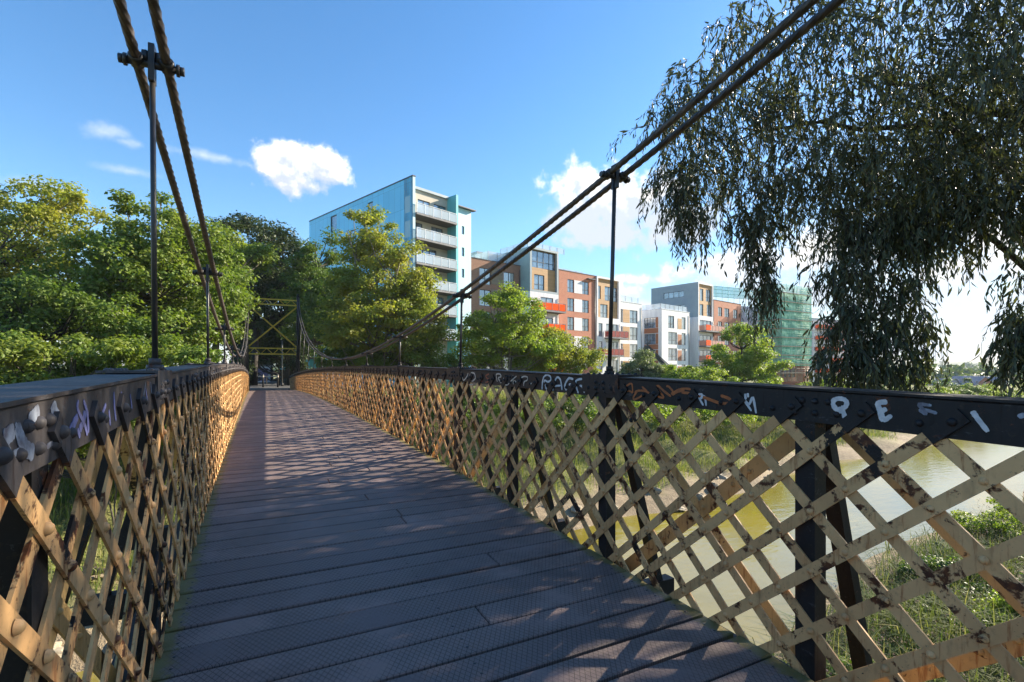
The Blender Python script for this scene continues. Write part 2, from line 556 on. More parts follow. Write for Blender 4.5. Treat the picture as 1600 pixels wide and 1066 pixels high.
class MB:
    """collects shapes, then links them as one mesh object"""
    def __init__(self):
        self.v, self.f, self.m, self.s = [], [], [], []

    def add(self, verts, faces, mat=0, smooth=False):
        o = len(self.v)
        self.v.extend(verts)
        for f in faces:
            self.f.append(tuple(i + o for i in f))
            self.m.append(mat)
            self.s.append(smooth)

    def box(self, x0, x1, y0, y1, z0, z1, mat=0):
        v = [(x0, y0, z0), (x1, y0, z0), (x1, y1, z0), (x0, y1, z0), (x0, y0, z1), (x1, y0, z1), (x1, y1, z1), (x0, y1, z1)]
        self.add(v, [(0, 3, 2, 1), (4, 5, 6, 7), (0, 1, 5, 4), (1, 2, 6, 5), (2, 3, 7, 6), (3, 0, 4, 7)], mat)

    def beam(self, p, q, w, h, mat=0, up=(0, 0, 1)):
        """rectangular bar from p to q, w wide (across), h high (along up)"""
        p, q = Vector(p), Vector(q)
        d = (q - p)
        if d.length < 1e-6:
            return
        d.normalize()
        s = d.cross(Vector(up))
        if s.length < 1e-4:
            s = d.cross(Vector((1, 0, 0)))
        s.normalize()
        u = s.cross(d)
        s, u = s * w / 2, u * h / 2
        v = [tuple(p - s - u), tuple(p + s - u), tuple(p + s + u), tuple(p - s + u), tuple(q - s - u), tuple(q + s - u), tuple(q + s + u), tuple(q - s + u)]
        self.add(v, [(0, 1, 2, 3), (7, 6, 5, 4), (0, 4, 5, 1), (1, 5, 6, 2), (2, 6, 7, 3), (3, 7, 4, 0)], mat)

    def tube(self, pts, radii, n=8, mat=0, caps=True):
        pts = [Vector(p) for p in pts]
        if not hasattr(radii, '__len__'):
            radii = [radii] * len(pts)
        o = len(self.v)
        ref = None
        for i, p in enumerate(pts):
            d = (pts[min(i + 1, len(pts) - 1)] - pts[max(i - 1, 0)])
            d.normalize()
            if ref is None:
                ref = d.orthogonal().normalized()
            ref = (ref - d * ref.dot(d))
            ref.normalize()
            b = d.cross(ref)
            for k in range(n):
                a = 2 * math.pi * k / n
                self.v.append(tuple(p + (ref * math.cos(a) + b * math.sin(a)) * radii[i]))
        for i in range(len(pts) - 1):
            for k in range(n):
                k2 = (k + 1) % n
                self.f.append((o + i * n + k, o + i * n + k2, o + (i + 1) * n + k2, o + (i + 1) * n + k))
                self.m.append(mat)
                self.s.append(True)
        if caps:
            self.f.append(tuple(o + k for k in reversed(range(n))))
            self.f.append(tuple(o + (len(pts) - 1) * n + k for k in range(n)))
            self.m += [mat, mat]
            self.s += [False, False]

    def dome(self, c, ax, r, h, n=8, mat=0):
        """rivet head: low dome on a plane, pointing along ax"""
        c, ax = Vector(c), Vector(ax).normalized()
        e1 = ax.orthogonal().normalized()
        e2 = ax.cross(e1)
        rings = [(1.0, 0.0), (0.86, 0.5), (0.5, 0.86)]
        if n <= 6:
            rings = [(1.0, 0.0), (0.7, 0.75)]
        v = []
        for (rr, hh) in rings:
            for k in range(n):
                a = 2 * math.pi * k / n
                v.append(tuple(c + (e1 * math.cos(a) + e2 * math.sin(a)) * r * rr + ax * h * hh))
        v.append(tuple(c + ax * h))
        f = []
        for i in range(len(rings) - 1):
            for k in range(n):
                k2 = (k + 1) % n
                f.append((i * n + k, i * n + k2, (i + 1) * n + k2, (i + 1) * n + k))
        top = len(rings) - 1
        for k in range(n):
            f.append((top * n + k, top * n + (k + 1) % n, len(v) - 1))
        self.add(v, f, mat, True)

    def hexbolt(self, c, ax, r, h, mat=0):
        c, ax = Vector(c), Vector(ax).normalized()
        self.tube([c, c + ax * h], r, 6, mat)

    def build(self, name, mats, parent=None):
        me = bpy.data.meshes.new(name)
        me.from_pydata(self.v, [], self.f)
        if isinstance(mats, str):
            mats = [mats]
        for mm in mats:
            me.materials.append(MATS[mm])
        me.polygons.foreach_set('material_index', self.m)
        me.polygons.foreach_set('use_smooth', self.s)
        me.update()
        o = bpy.data.objects.new(name, me)
        COL.objects.link(o)
        o.parent = parent
        return o


def np_mesh(name, V, F, mats, parent=None, smooth=False, midx=None):
    """quads from numpy arrays"""
    me = bpy.data.meshes.new(name)
    n, m = len(V), len(F)
    k = F.shape[1]
    me.vertices.add(n)
    me.vertices.foreach_set('co', np.ascontiguousarray(V, dtype=np.float32).ravel())
    me.loops.add(m * k)
    me.loops.foreach_set('vertex_index', np.ascontiguousarray(F, dtype=np.int32).ravel())
    me.polygons.add(m)
    me.polygons.foreach_set('loop_start', np.arange(m, dtype=np.int32) * k)
    me.polygons.foreach_set('loop_total', np.full(m, k, dtype=np.int32))
    me.polygons.foreach_set('use_smooth', np.full(m, smooth, dtype=bool))
    if isinstance(mats, str):
        mats = [mats]
    for mm in mats:
        me.materials.append(MATS[mm])
    if midx is not None:
        me.polygons.foreach_set('material_index', np.ascontiguousarray(midx, dtype=np.int32))
    me.update(calc_edges=True)
    o = bpy.data.objects.new(name, me)
    COL.objects.link(o)
    o.parent = parent
    return o


def tag(o, label=None, cat=None, group=None, kind=None):
    for k, v in (('label', label), ('category', cat), ('group', group), ('kind', kind)):
        if v:
            o[k] = v
    return o


def thing(name, loc, label, cat, group=None, rz=0.0):
    o = bpy.data.objects.new(name, None)
    o.empty_display_size = 0.2
    COL.objects.link(o)
    o.location = loc
    o.rotation_euler = (0, 0, rz)
    return tag(o, label, cat, group)


def sub_empty(name, parent):
    o = bpy.data.objects.new(name, None)
    o.empty_display_size = 0.2
    COL.objects.link(o)
    o.parent = parent
    return o


def copy_obj(o, parent, loc=None):
    c = o.copy()
    COL.objects.link(c)
    c.parent = parent
    if loc is not None:
        c.location = loc
    return c


# ------------------------------------------------------------------ terrain and water
WATER_Z = -5.7


def far_shore(x):
    return 16.2 + 0.14 * x + 0.8 * np.sin(x * 0.21) + 0.35 * np.sin(x * 0.83 + 1)


def near_shore(x):
    return 7.6 + 0.117 * x + 0.6 * np.sin(x * 0.27 + 2)


def sstep(a, b, x):
    k = np.clip((x - a) / (b - a), 0, 1)
    return k * k * (3 - 2 * k)


def terrain(x, y):
    x = np.asarray(x, dtype=float)
    y = np.asarray(y, dtype=float)
    d = y - far_shore(x)
    e = near_shore(x) - y
    wob = 0.25 * np.sin(x * 0.9 + y * 0.35) + 0.18 * np.sin(x * 0.37 - y * 0.8 + 2) + 0.09 * np.sin(x * 2.3 + y * 1.7)
    zf = np.interp(d, [-3, 0, 1.2, 4, 8, 13, 19, 24, 60, 400], [-7, -5.72, -5.2, -4.6, -3.5, -2.1, -1.0, -0.7, -1.2, -1.2])
    zf = zf - 2.9 * sstep(45, 110, x) * sstep(6, 20, d)
    zn = np.interp(e, [-3, 0, 2, 6, 10, 14, 18, 40], [-7, -5.72, -5.35, -4.5, -3.2, -1.7, -0.8, -0.6])
    damp = np.clip((np.maximum(d, e)) / 4, 0, 1) * (1 - sstep(16, 22, np.maximum(d, e)))
    return np.where(d > -3, np.where(e > -3, np.maximum(zf, zn), zf), np.where(e > -3, zn, -7)) + wob * damp


def build_ground():
    def axis(pts):
        out = []
        for (a, b, n) in pts:
            out += list(np.linspace(a, b, n, endpoint=False))
        out.append(pts[-1][1])
        return np.array(out)
    xs = axis([(-3000, -300, 12), (-300, -40, 26), (-40, 60, 200), (60, 160, 60), (160, 600, 40), (600, 4000, 14)])
    ys = axis([(-1500, -60, 14), (-60, -6, 30), (-6, 45, 130), (45, 120, 40), (120, 500, 30), (500, 4000, 14)])
    X, Y = np.meshgrid(xs, ys)
    Z = terrain(X, Y)
    nx, ny = len(xs), len(ys)
    V = np.stack([X.ravel(), Y.ravel(), Z.ravel()], 1)
    i, j = np.meshgrid(np.arange(nx - 1), np.arange(ny - 1))
    a = (j * nx + i).ravel()
    F = np.stack([a, a + 1, a + nx + 1, a + nx], 1)
    o = np_mesh('ground', V, F, 'bank_soil', smooth=True)
    tag(o, 'muddy and grassy river banks with flat land behind', 'ground', kind='structure')
    xs = axis([(-3000, 4000, 40)])
    V = np.array([(-400, -80, WATER_Z), (2500, -200, WATER_Z), (2500, 500, WATER_Z), (-400, 120, WATER_Z)], dtype=float)
    o = np_mesh('river_water', V, np.array([[0, 1, 2, 3]]), 'muddy_water')
    tag(o, 'olive brown river water between the mud banks', 'river', kind='structure')
    # hills beyond
    rng = np.random.default_rng(4)
    n, k = 160, 9
    az = np.linspace(math.radians(-60), math.radians(110), n)
    V, F = [], []
    for r_i in range(k):
        f = r_i / (k - 1)
        R = 700 + 900 * f
        for a in az:
            hgt = 13 + 8 * math.sin(a * 7 + 1) + 5 * math.sin(a * 17) + 3 * math.sin(a * 41 + r_i)
            z = -4 + max(0, hgt) * 1.1 * math.sin(f * math.pi * 0.5) ** 1.3
            V.append((R * math.sin(a), R * math.cos(a), z))
    for r_i in range(k - 1):
        for a in range(n - 1):
            b = r_i * n + a
            F.append((b, b + 1, b + n + 1, b + n))
    o = np_mesh('hills', np.array(V), np.array(F), 'hill_wood', smooth=True)
    tag(o, 'low wooded hills on the horizon', 'hills', kind='structure')


build_ground()

# ------------------------------------------------------------------ the footbridge
T0 = 14.2
T_NEAR, T_FAR = T0 - 24.25, T0 + 24.25
XR, XL = 2.10, -0.38            # inner faces of the two lattices
HR, HL = 2.18, -0.41            # planes of the hangers
HANG = [2.77 + 2.837 * k for k in range(-4, 13)]
POST = [2.77 + 1.4185 * k for k in range(-8, 25)]
LA, LB = 0.14185, 0.1272        # half diagonals of the lattice
LT0, LV0 = 1.3065, -0.258


def deck_z(t):
    return 0.27 - 0.00096 * (t - 18.0) ** 2


def rail_z(t, side=1):
    return 1.38 - 0.00096 * (t - T0) ** 2 + (0.0 if side > 0 else 0.03)


def cable_z(t, side=1):
    return 1.592 + 0.00817 * (t - T0) ** 2 + (0.045 if side < 0 else 0.0)


def cable_off(t, side):
    k = abs((t - T0) / 24.25) ** 3
    return (HR + 0.46 * k) if side > 0 else (HL - 0.10 * k)


def build_bridge():
    rnd = random.Random(11)
    root = thing('suspension_footbridge', (0, 0, 0),
                 'old iron suspension footbridge with cream lattice railings, rope cables and dark plank deck', 'footbridge')
    # ---- deck
    mb = MB()
    t = T_NEAR - 0.2
    while t < T_FAR + 0.3:
        w = 0.205 + rnd.uniform(-0.012, 0.012)
        gap = rnd.choice([0.010, 0.013, 0.017, 0.022, 0.028])
        dz = rnd.uniform(-0.003, 0.003)
        sk = rnd.uniform(-0.006, 0.006)
        xe0, xe1 = -0.385 + rnd.uniform(-0.02, 0.004), 2.085 + rnd.uniform(-0.012, 0.02)
        cut = rnd.uniform(0.55, 1.5)
        pieces = [(xe0, xe1)] if rnd.random() < 0.72 else [(xe0, cut - 0.003), (cut + 0.003, xe1)]
        for (a, b) in pieces:
            za, zb = deck_z(t) + dz, deck_z(t + w - gap) + dz
            e = 0.006
            th = 0.06
            ta, tb = t, t + w - gap
            v = [(a, ta - sk, za - th), (b, ta + sk, za - th), (b, tb + sk, zb - th), (a, tb - sk, zb - th),
                 (a, ta - sk, za - e), (b, ta + sk, za - e), (b, tb + sk, zb - e), (a, tb - sk, zb - e),
                 (a + e, ta - sk + e, za), (b - e, ta + sk + e, za), (b - e, tb + sk - e, zb), (a + e, tb - sk - e, zb)]
            if t < 14:
                for bx_ in ([a + 0.07] if a < 0 else []) + ([b - 0.07] if b > 1.9 else []) + [0.86 + rnd.uniform(-0.02, 0.02)]:
                    if a + 0.02 < bx_ < b - 0.02:
                        for by_ in (0.055, w - gap - 0.055):
                            mb.dome((bx_, t + by_, za + (zb - za) * by_ / w - 0.0005), (0, 0, 1), 0.0085, 0.003, 6, 1)
            mb.add(v, [(0, 3, 2, 1), (8, 9, 10, 11), (0, 1, 5, 4), (1, 2, 6, 5), (2, 3, 7, 6), (3, 0, 4, 7),
                       (4, 5, 9, 8), (5, 6, 10, 9), (6, 7, 11, 10), (7, 4, 8, 11)])
        t += w
    deck = mb.build('deck', ['gritted_plank', 'rod_iron'], root)
    # stringers under the planks
    for x in (-0.30, 0.86, 2.0):
        mb = MB()
        for i in range(48):
            a = T_NEAR + i * 48.5 / 48
            b = a + 48.5 / 48
            mb.beam((x, a, deck_z(a) - 0.165), (x, b, deck_z(b) - 0.165), 0.09, 0.2)
        mb.build('stringer', 'black_iron', root)
    for p in POST:
        mb = MB()
        z = deck_z(p) - 0.36
        mb.beam((-1.02, p, z), (2.74, p, z), 0.09, 0.17)
        mb.build('floor_beam', 'black_iron', root)

    # ---- the two railings
    for side in (1, -1):
        xin = XR if side > 0 else XL
        rail = sub_empty('railing', root)
        ox = lambda d: xin + side * d         # d metres outwards of the inner face
        # top chord: box with a slight lip, in short lengths along the camber
        mb = MB()
        N = 96
        for i in range(N):
            a = T_NEAR + i * 48.5 / N
            b = a + 48.5 / N
            prof = [(0.0, -0.135), (0.0, -0.006), (0.006, 0.0), (0.184, 0.0), (0.19, -0.006), (0.19, -0.135)]
            va = [(ox(d), a, rail_z(a, side) + h) for d, h in prof]
            vb = [(ox(d), b, rail_z(b, side) + h) for d, h in prof]
            n = len(prof)
            f = [(k, (k + 1) % n, n + (k + 1) % n, n + k) for k in range(n)]
            mb.add(va + vb, f)
        # lipped top plate
        for i in range(N):
            a = T_NEAR + i * 48.5 / N
            b = a + 48.5 / N
            za, zb = rail_z(a, side) + 0.0045, rail_z(b, side) + 0.0045
            mb.beam((ox(0.095), a, za), (ox(0.095), b, zb), 0.206, 0.009)
        # rivets along the chord: pairs at every second lattice crossing, groups at posts
        ax = (-side, 0, 0)
        for p in POST:
            if p > 30:
                continue
            for (dt, dv) in ((-0.075, -0.045), (-0.02, -0.045), (0.035, -0.045), (-0.02, -0.095), (0.07, -0.1)):
                tt = p - 0.04 + dt
                mb.dome((ox(0), tt, rail_z(tt, side) + dv), ax, 0.0145, 0.014, 10 if p < 6 else 6)
        k = -90
        while True:
            tt = LT0 + LA * 2 * k + 0.02
            k += 1
            if tt > T_FAR:
                break
            if tt < T_NEAR:
                continue
            mb.dome((ox(0), tt + 0.16, rail_z(tt, side) - 0.088), ax, 0.014, 0.013, 8 if tt < 6 else 6)
        mb.build('top_chord', 'black_iron' if side > 0 else 'grey_iron', rail)
        # saddle plates where the hangers come through
        for p in HANG:
            mb = MB()
            a, b = p - 0.20, p + 0.20
            za = rail_z(p, side)
            s0, s1 = sorted((ox(-0.010), ox(0.20)))
            mb.box(s0, s1, a, b, za + 0.009, za + 0.020)
            s0, s1 = sorted((ox(-0.010), ox(-0.001)))
            mb.box(s0, s1, a, b, za - 0.105, za + 0.009)
            for q in range(6):
                for d in (0.02, 0.17):
                    mb.dome((ox(d), a + 0.035 + q * 0.066, za + 0.020), (0, 0, 1), 0.013, 0.011, 8 if p < 7 else 6)
            for q in range(4):
                for dv in (-0.035, -0.075):
                    if abs(q - 1.5) < 1 or dv < -0.05:
                        mb.dome((ox(-0.010), a + 0.07 + q * 0.085, za + dv), (-side, 0, 0), 0.013, 0.012, 8 if p < 7 else 6)
            # seat of the rod
            hx = HR if side > 0 else HL
            mb.tube([(hx, p, za + 0.02), (hx, p, za + 0.045)], 0.034, 8)
            mb.hexbolt((hx, p, za + 0.045), (0, 0, 1), 0.026, 0.03)
            mb.build('saddle_plate', 'black_iron' if side > 0 else 'grey_iron', rail)
        # inner lattice: two layers of flat bars riveted at the crossings
        mb = MB()
        vb_, vt_ = -1.42, -0.028
        slope = LB / LA
        span = (vt_ - vb_) / slope
        for layer in (0, 1):
            kk = -60
            while kk < 230:
                # t at v=0 of this bar
                tc0 = LT0 + 2 * LA * kk + (LV0 / slope if layer == 0 else -LV0 / slope)
                kk += 1
                sgn = 1 if layer == 0 else -1      # layer 0 falls away from the camera
                vtop = vt_ - (0.03 if layer == 0 else 0.10)
                vtop -= rnd.uniform(0, 0.012)
                ta, tb = tc0 + sgn * (-vtop) / slope, tc0 + sgn * (-vb_) / slope
                if min(ta, tb) < T_NEAR or max(ta, tb) > T_FAR + 0.3:
                    continue
                d0, d1 = (-0.0085, -0.0012) if layer == 0 else (0.0006, 0.0085)
                wob = rnd.uniform(-0.0015, 0.0015)
                w2 = 0.0238 / math.cos(math.atan(slope))
                segs = 4 if (ta + tb) / 2 < 9 else 2
                prev = None
                bow = rnd.choice([rnd.uniform(-0.004, 0.004), rnd.uniform(-0.004, 0.004), rnd.uniform(-0.014, 0.012)])
                for i in range(segs + 1):
                    f = i / segs
                    tt = ta + (tb - ta) * f
                    z = rail_z(tt, side) + vtop + (vb_ - vtop) * f
                    bx = bow * math.sin(math.pi * f)
                    # end cut square to the bar
                    cur = [(ox(d0 + bx), tt, z + w2), (ox(d1 + bx), tt, z + w2), (ox(d1 + bx), tt, z - w2), (ox(d0 + bx), tt, z - w2)]
                    if i == 0:
                        dt = 0.0238 * math.sin(math.atan(slope)) * sgn
                        dzz = w2 - 0.0238 * math.cos(math.atan(slope))
                        cur = [(c[0], c[1] + (dt if n_ in (0, 1) else -dt), c[2] + (-dzz if n_ in (0, 1) else dzz)) for n_, c in enumerate(cur)]
                    if prev:
                        mb.add(prev + cur, [(0, 1, 5, 4), (1, 2, 6, 5), (2, 3, 7, 6), (3, 0, 4, 7)], layer)
                    else:
                        mb.add(cur, [(0, 1, 2, 3)], layer)
                    prev = cur
                mb.add(prev, [(3, 2, 1, 0)], layer)
        ki = int((T_NEAR - LT0) / LA)
        while LT0 + ki * LA < T_FAR:
            tt = LT0 + ki * LA
            v = LV0 - (LB if ki % 2 else 0)
            while v > -1.3:
                z = rail_z(tt, side) + v
                nn = 10 if tt < 5 else (6 if tt < 16 else 0)
                if nn:
                    mb.dome((ox(-0.0088), tt, z), (-side, 0, 0), 0.0145, 0.0135, nn, 2)
                v -= 2 * LB
            ki += 1
        # bar ends on the chord, painted over black with it
        kk = -60
        while kk < 230:
            tc0 = LT0 + 2 * LA * kk + LV0 / slope
            kk += 1
            v0 = vt_ - 0.022
            ta, tb = tc0 - v0 / slope, tc0 + 0.140 / slope
            if ta < T_NEAR or tb > T_FAR:
                continue
            za, zb = rail_z(ta, side) + v0, rail_z(tb, side) - 0.140
            mb.beam((ox(-0.0056), ta, za), (ox(-0.0056), tb, zb), 0.012, 0.052, 3, up=(0, 1, 0.9))
            tm = ta + 0.03
            mb.dome((ox(-0.0116), tm, rail_z(tm, side) + v0 - 0.03 * slope), (-side, 0, 0), 0.0155, 0.014, 10 if tm < 6 else 6, 3)
        mb.build('lattice', ['cream_iron', 'cream_iron', 'cream_iron', 'black_iron' if side > 0 else 'grey_iron'], rail)
        # posts, raking struts, wide outer braces panel by panel
        for i, p in enumerate(POST):
            zt, zb = rail_z(p, side) - 0.136, deck_z(p) - 0.30
            mb = MB()
            s0, s1 = sorted((ox(0.011), ox(0.019)))
            mb.box(s0, s1, p - 0.052, p + 0.035, zb, zt)
            s0, s1 = sorted((ox(0.019), ox(0.09)))
            mb.box(s0, s1, p + 0.026, p + 0.035, zb, zt)
            mb.box(s0, s1, p - 0.052, p - 0.043, zb, zt)
            mb.build('post', 'black_iron', rail)
            mb = MB()
            mb.beam((ox(0.14), p, zt + 0.01), (ox(0.52), p, deck_z(p) - 0.30), 0.07, 0.05, up=(1, 0, 0))
            mb.build('strut', 'black_iron', rail)
        mb = MB()
        for i in range(len(POST) - 1):
            p, q = POST[i], POST[i + 1]
            zt0, zt1 = rail_z(p, side) - 0.11, rail_z(q, side) - 0.11
            zb0, zb1 = deck_z(p) - 0.22, deck_z(q) - 0.22
            zb0, zb1 = zt0 - 1.26, zt1 - 1.26
            # angle iron, falling away from the camera
            a, b = (ox(0.172), p, zt0), (ox(0.172), q, zb1)
            mb.beam(a, b, 0.008, 0.085, up=(0, 1, 1))
            mb.beam((ox(0.205), p + 0.028, zt0 + 0.028), (ox(0.205), q + 0.028, zb1 + 0.028), 0.06, 0.008, up=(0, 1, 1))
            mb.beam((ox(0.1815), p, zb0), (ox(0.1815), q, zt1), 0.008, 0.058, up=(0, 1, 1))
            for f in (0.2, 0.27, 0.34, 0.41, 0.48, 0.55, 0.62, 0.7):
                if p < 8:
                    mb.dome((ox(0.168), p + (q - p) * f, zt0 + (zb1 - zt0) * f), (-side, 0, 0), 0.0135, 0.012, 8)
        mb.build('outer_brace', 'cream_iron_outer', rail)
        mb = MB()
        for i in range(48):
            a = T_NEAR + i * 48.5 / 48
            b = a + 48.5 / 48
            mb.beam((ox(0.185), a, rail_z(a, side) - 1.43), (ox(0.185), b, rail_z(b, side) - 1.43), 0.09, 0.12)
            mb.beam((ox(0.02), a, rail_z(a, side) - 1.45), (ox(0.02), b, rail_z(b, side) - 1.45), 0.05, 0.10)
        mb.build('bottom_chord', 'black_iron', rail)

        # graffiti: flat strokes of paint on the chord face
        def stroke(name, mat, lines, conv, wd):
            for ln in lines:
                m_ = MB()
                base = []
                for (a, b) in ln:
                    px, py = conv(a, b)
                    Z = FPX * abs(xin) / CT / abs(px - 400)
                    t_ = (Z - xin * ST) / CT
                    base.append((t_, EYE + (HORIZ - py) / FPX * Z))
                pts = []
                nb = len(base)
                for i in range(nb - 1):
                    p0, p1, p2, p3 = base[max(i - 1, 0)], base[i], base[i + 1], base[min(i + 2, nb - 1)]
                    for q in range(5):
                        f = q / 5
                        pts.append(tuple(0.5 * (2 * p1[c] + (p2[c] - p0[c]) * f * 0.8 + (-2 * (0.2 * p1[c]) + 2 * 0.2 * p2[c]) * f
                                   + 0 * f) + 0.5 * (((2 * p0[c] - 5 * p1[c] + 4 * p2[c] - p3[c]) * 0.8 + 0) * f * f
                                   + (-p0[c] + 3 * p1[c] - 3 * p2[c] + p3[c]) * 0.8 * f ** 3) for c in (0, 1)))
                pts.append(base[-1])
                lift0 = 0.0012 + rnd.uniform(0, 0.0006)
                vv = []
                wv = wd * rnd.uniform(0.85, 1.1)
                for i, p_ in enumerate(pts):
                    d = Vector((pts[min(i + 1, len(pts) - 1)][0] - pts[max(i - 1, 0)][0], pts[min(i + 1, len(pts) - 1)][1] - pts[max(i - 1, 0)][1]))
                    if d.length < 1e-6:
                        d = Vector((1, 0))
                    d.normalize()
                    end = 0.55 if i in (0, len(pts) - 1) else 1.0
                    wq = wv * 0.5 * end * rnd.uniform(0.88, 1.12)
                    nx_, nz_ = -d.y * wq, d.x * wq
                    lf = lift0 + 0.00006 * i
                    vv += [(ox(-lf), p_[0] + nx_, p_[1] + nz_), (ox(-lf), p_[0] - nx_, p_[1] - nz_),
                           (ox(-lf + 0.0009), p_[0] - nx_, p_[1] - nz_), (ox(-lf + 0.0009), p_[0] + nx_, p_[1] + nz_)]
                ff = []
                for i in range(len(pts) - 1):
                    for k_ in range(4):
                        ff.append((i * 4 + k_, i * 4 + (k_ + 1) % 4, i * 4 + 4 + (k_ + 1) % 4, i * 4 + 4 + k_))
                ff += [(0, 3, 2, 1), tuple(len(vv) - 4 + k_ for k_ in range(4))]
                m_.add(vv, ff)
                m_.build(name, mat, rail)

        if side > 0:
            A = lambda a, b: (700 + a / 6.154, 570 + b / 6.154)
            B = lambda a, b: (940 + a / 6.154, 580 + b / 6.154)
            Cc = lambda a, b: (1140 + a / 3.478, 590 + b / 3.478)
            stroke('graffiti', 'paint_cream', [[(128, 70), (150, 150), (185, 110), (195, 80)],
                   [(225, 160), (205, 120), (225, 80), (255, 85), (265, 130), (235, 160)], [(205, 190), (240, 192)]], A, 0.015)
            stroke('graffiti', 'paint_rust', [[(330, 90), (320, 130), (330, 165)], [(395, 90), (365, 105), (375, 130), (395, 140), (385, 165), (360, 170)]], A, 0.017)
            stroke('graffiti', 'paint_cream', [[(475, 165), (465, 95), (500, 90), (512, 115), (485, 130), (520, 185)], [(535, 125), (540, 190), (575, 195)],
                   [(575, 195), (600, 165), (625, 140), (660, 110)], [(625, 100), (630, 190)], [(640, 150), (690, 205)],
                   [(705, 125), (735, 112), (765, 120), (762, 150), (735, 165), (730, 205)], [(785, 185), (815, 180)]], A, 0.013)
            stroke('graffiti', 'paint_white', [[(905, 240), (910, 165), (925, 115), (955, 98), (985, 112), (992, 145), (965, 165), (935, 150), (925, 170)],
                   [(935, 190), (950, 235), (985, 215)], [(1010, 250), (1015, 190), (1040, 135), (1060, 120), (1085, 150), (1100, 245)], [(1025, 205), (1085, 200)],
                   [(1205, 140), (1165, 130), (1135, 170), (1125, 215), (1150, 250), (1185, 235), (1190, 195), (1165, 190)],
                   [(1255, 275), (1235, 215), (1230, 160), (1265, 140), (1320, 140), (1335, 170), (1300, 205), (1270, 200)], [(1290, 210), (1315, 270)]], A, 0.017)
            stroke('graffiti', 'paint_orange', [[(175, 180), (230, 150), (290, 120), (300, 205), (270, 190), (210, 190)], [(345, 195), (310, 245), (315, 275), (370, 250), (400, 225)],
                   [(320, 210), (345, 190), (420, 190), (470, 220)], [(390, 150), (440, 200)], [(520, 150), (600, 250), (560, 250), (530, 220)], [(525, 150), (550, 145), (600, 190), (670, 245)],
                   [(625, 145), (650, 150), (690, 200), (670, 220)], [(680, 215), (740, 180), (800, 168), (860, 175)], [(680, 230), (730, 200), (800, 180)],
                   [(770, 205), (860, 215), (960, 245), (1060, 280), (1130, 305), (1210, 312), (1245, 300), (1230, 265), (1150, 235)]], B, 0.014)
            stroke('graffiti', 'paint_white', [[(980, 330), (935, 250), (940, 225), (965, 225), (965, 255), (950, 265)], [(965, 235), (995, 250), (1008, 335)]], B, 0.012)
            stroke('graffiti', 'paint_white', [[(85, 88), (88, 120)], [(98, 85), (102, 108)], [(120, 182), (82, 125), (108, 145), (128, 108), (146, 195)]], Cc, 0.012)
            stroke('graffiti', 'paint_white', [[(628, 222), (622, 195), (608, 170), (585, 175), (566, 150), (565, 128), (590, 115), (622, 118), (640, 135), (632, 160), (610, 165)], [(600, 170), (602, 195)], [(572, 150), (570, 172)]], Cc, 0.021)
            stroke('graffiti', 'paint_white', [[(858, 132), (808, 140), (820, 185), (835, 240)], [(818, 185), (855, 170)], [(835, 238), (882, 205)]], Cc, 0.020)
            stroke('graffiti', 'paint_ice', [[(1098, 152), (1030, 145), (1048, 168), (1040, 180), (1070, 198), (1062, 175), (1130, 195)]], Cc, 0.013)
            stroke('graffiti', 'paint_white', [[(1320, 182), (1350, 225), (1405, 295)]], Cc, 0.016)
            stroke('graffiti', 'paint_ice', [[(1580, 195), (1598, 220)]], Cc, 0.02)
        else:
            D = lambda a, b: (a / 5.33, 560 + b / 5.33)
            stroke('graffiti', 'paint_ice', [[(120, 540), (180, 700), (240, 790)], [(300, 440), (240, 520)], [(10, 740), (80, 930)], [(100, 800), (180, 760), (250, 740)],
                   [(380, 740), (450, 690), (520, 640)], [(450, 360), (470, 480), (520, 540)]], D, 0.013)
            stroke('graffiti', 'paint_ice', [[(130, 560), (175, 690), (215, 760), (270, 790)], [(20, 730), (60, 830), (95, 925)], [(320, 430), (270, 480), (230, 530)], [(430, 380), (445, 430), (490, 520)], [(20, 660), (60, 640), (110, 600)]], D, 0.03)
            stroke('graffiti', 'paint_lilac', [[(560, 650), (600, 560), (640, 480)], [(660, 600), (690, 520), (705, 440)], [(780, 560), (830, 560), (880, 520)]], D, 0.022)
            stroke('graffiti', 'paint_lilac', [[(650, 350), (640, 420), (700, 560), (720, 640)], [(690, 350), (720, 460), (730, 620)], [(780, 370), (790, 400)], [(830, 430), (850, 540)],
                   [(945, 280), (950, 420), (960, 520)], [(880, 380), (850, 470), (870, 560)], [(1010, 280), (1000, 330)], [(590, 640), (570, 700)], [(640, 590), (660, 660)],
                   [(905, 430), (915, 560)], [(1080, 300), (1095, 420)], [(1210, 250), (1225, 370)]], D, 0.014)
            stroke('graffiti', 'paint_ice', [[(1210, 200), (1190, 330)], [(1250, 200), (1260, 290)], [(1340, 150), (1350, 230)]], D, 0.009)

    # ---- cables: pairs of laid wire ropes
    sep = 0.058
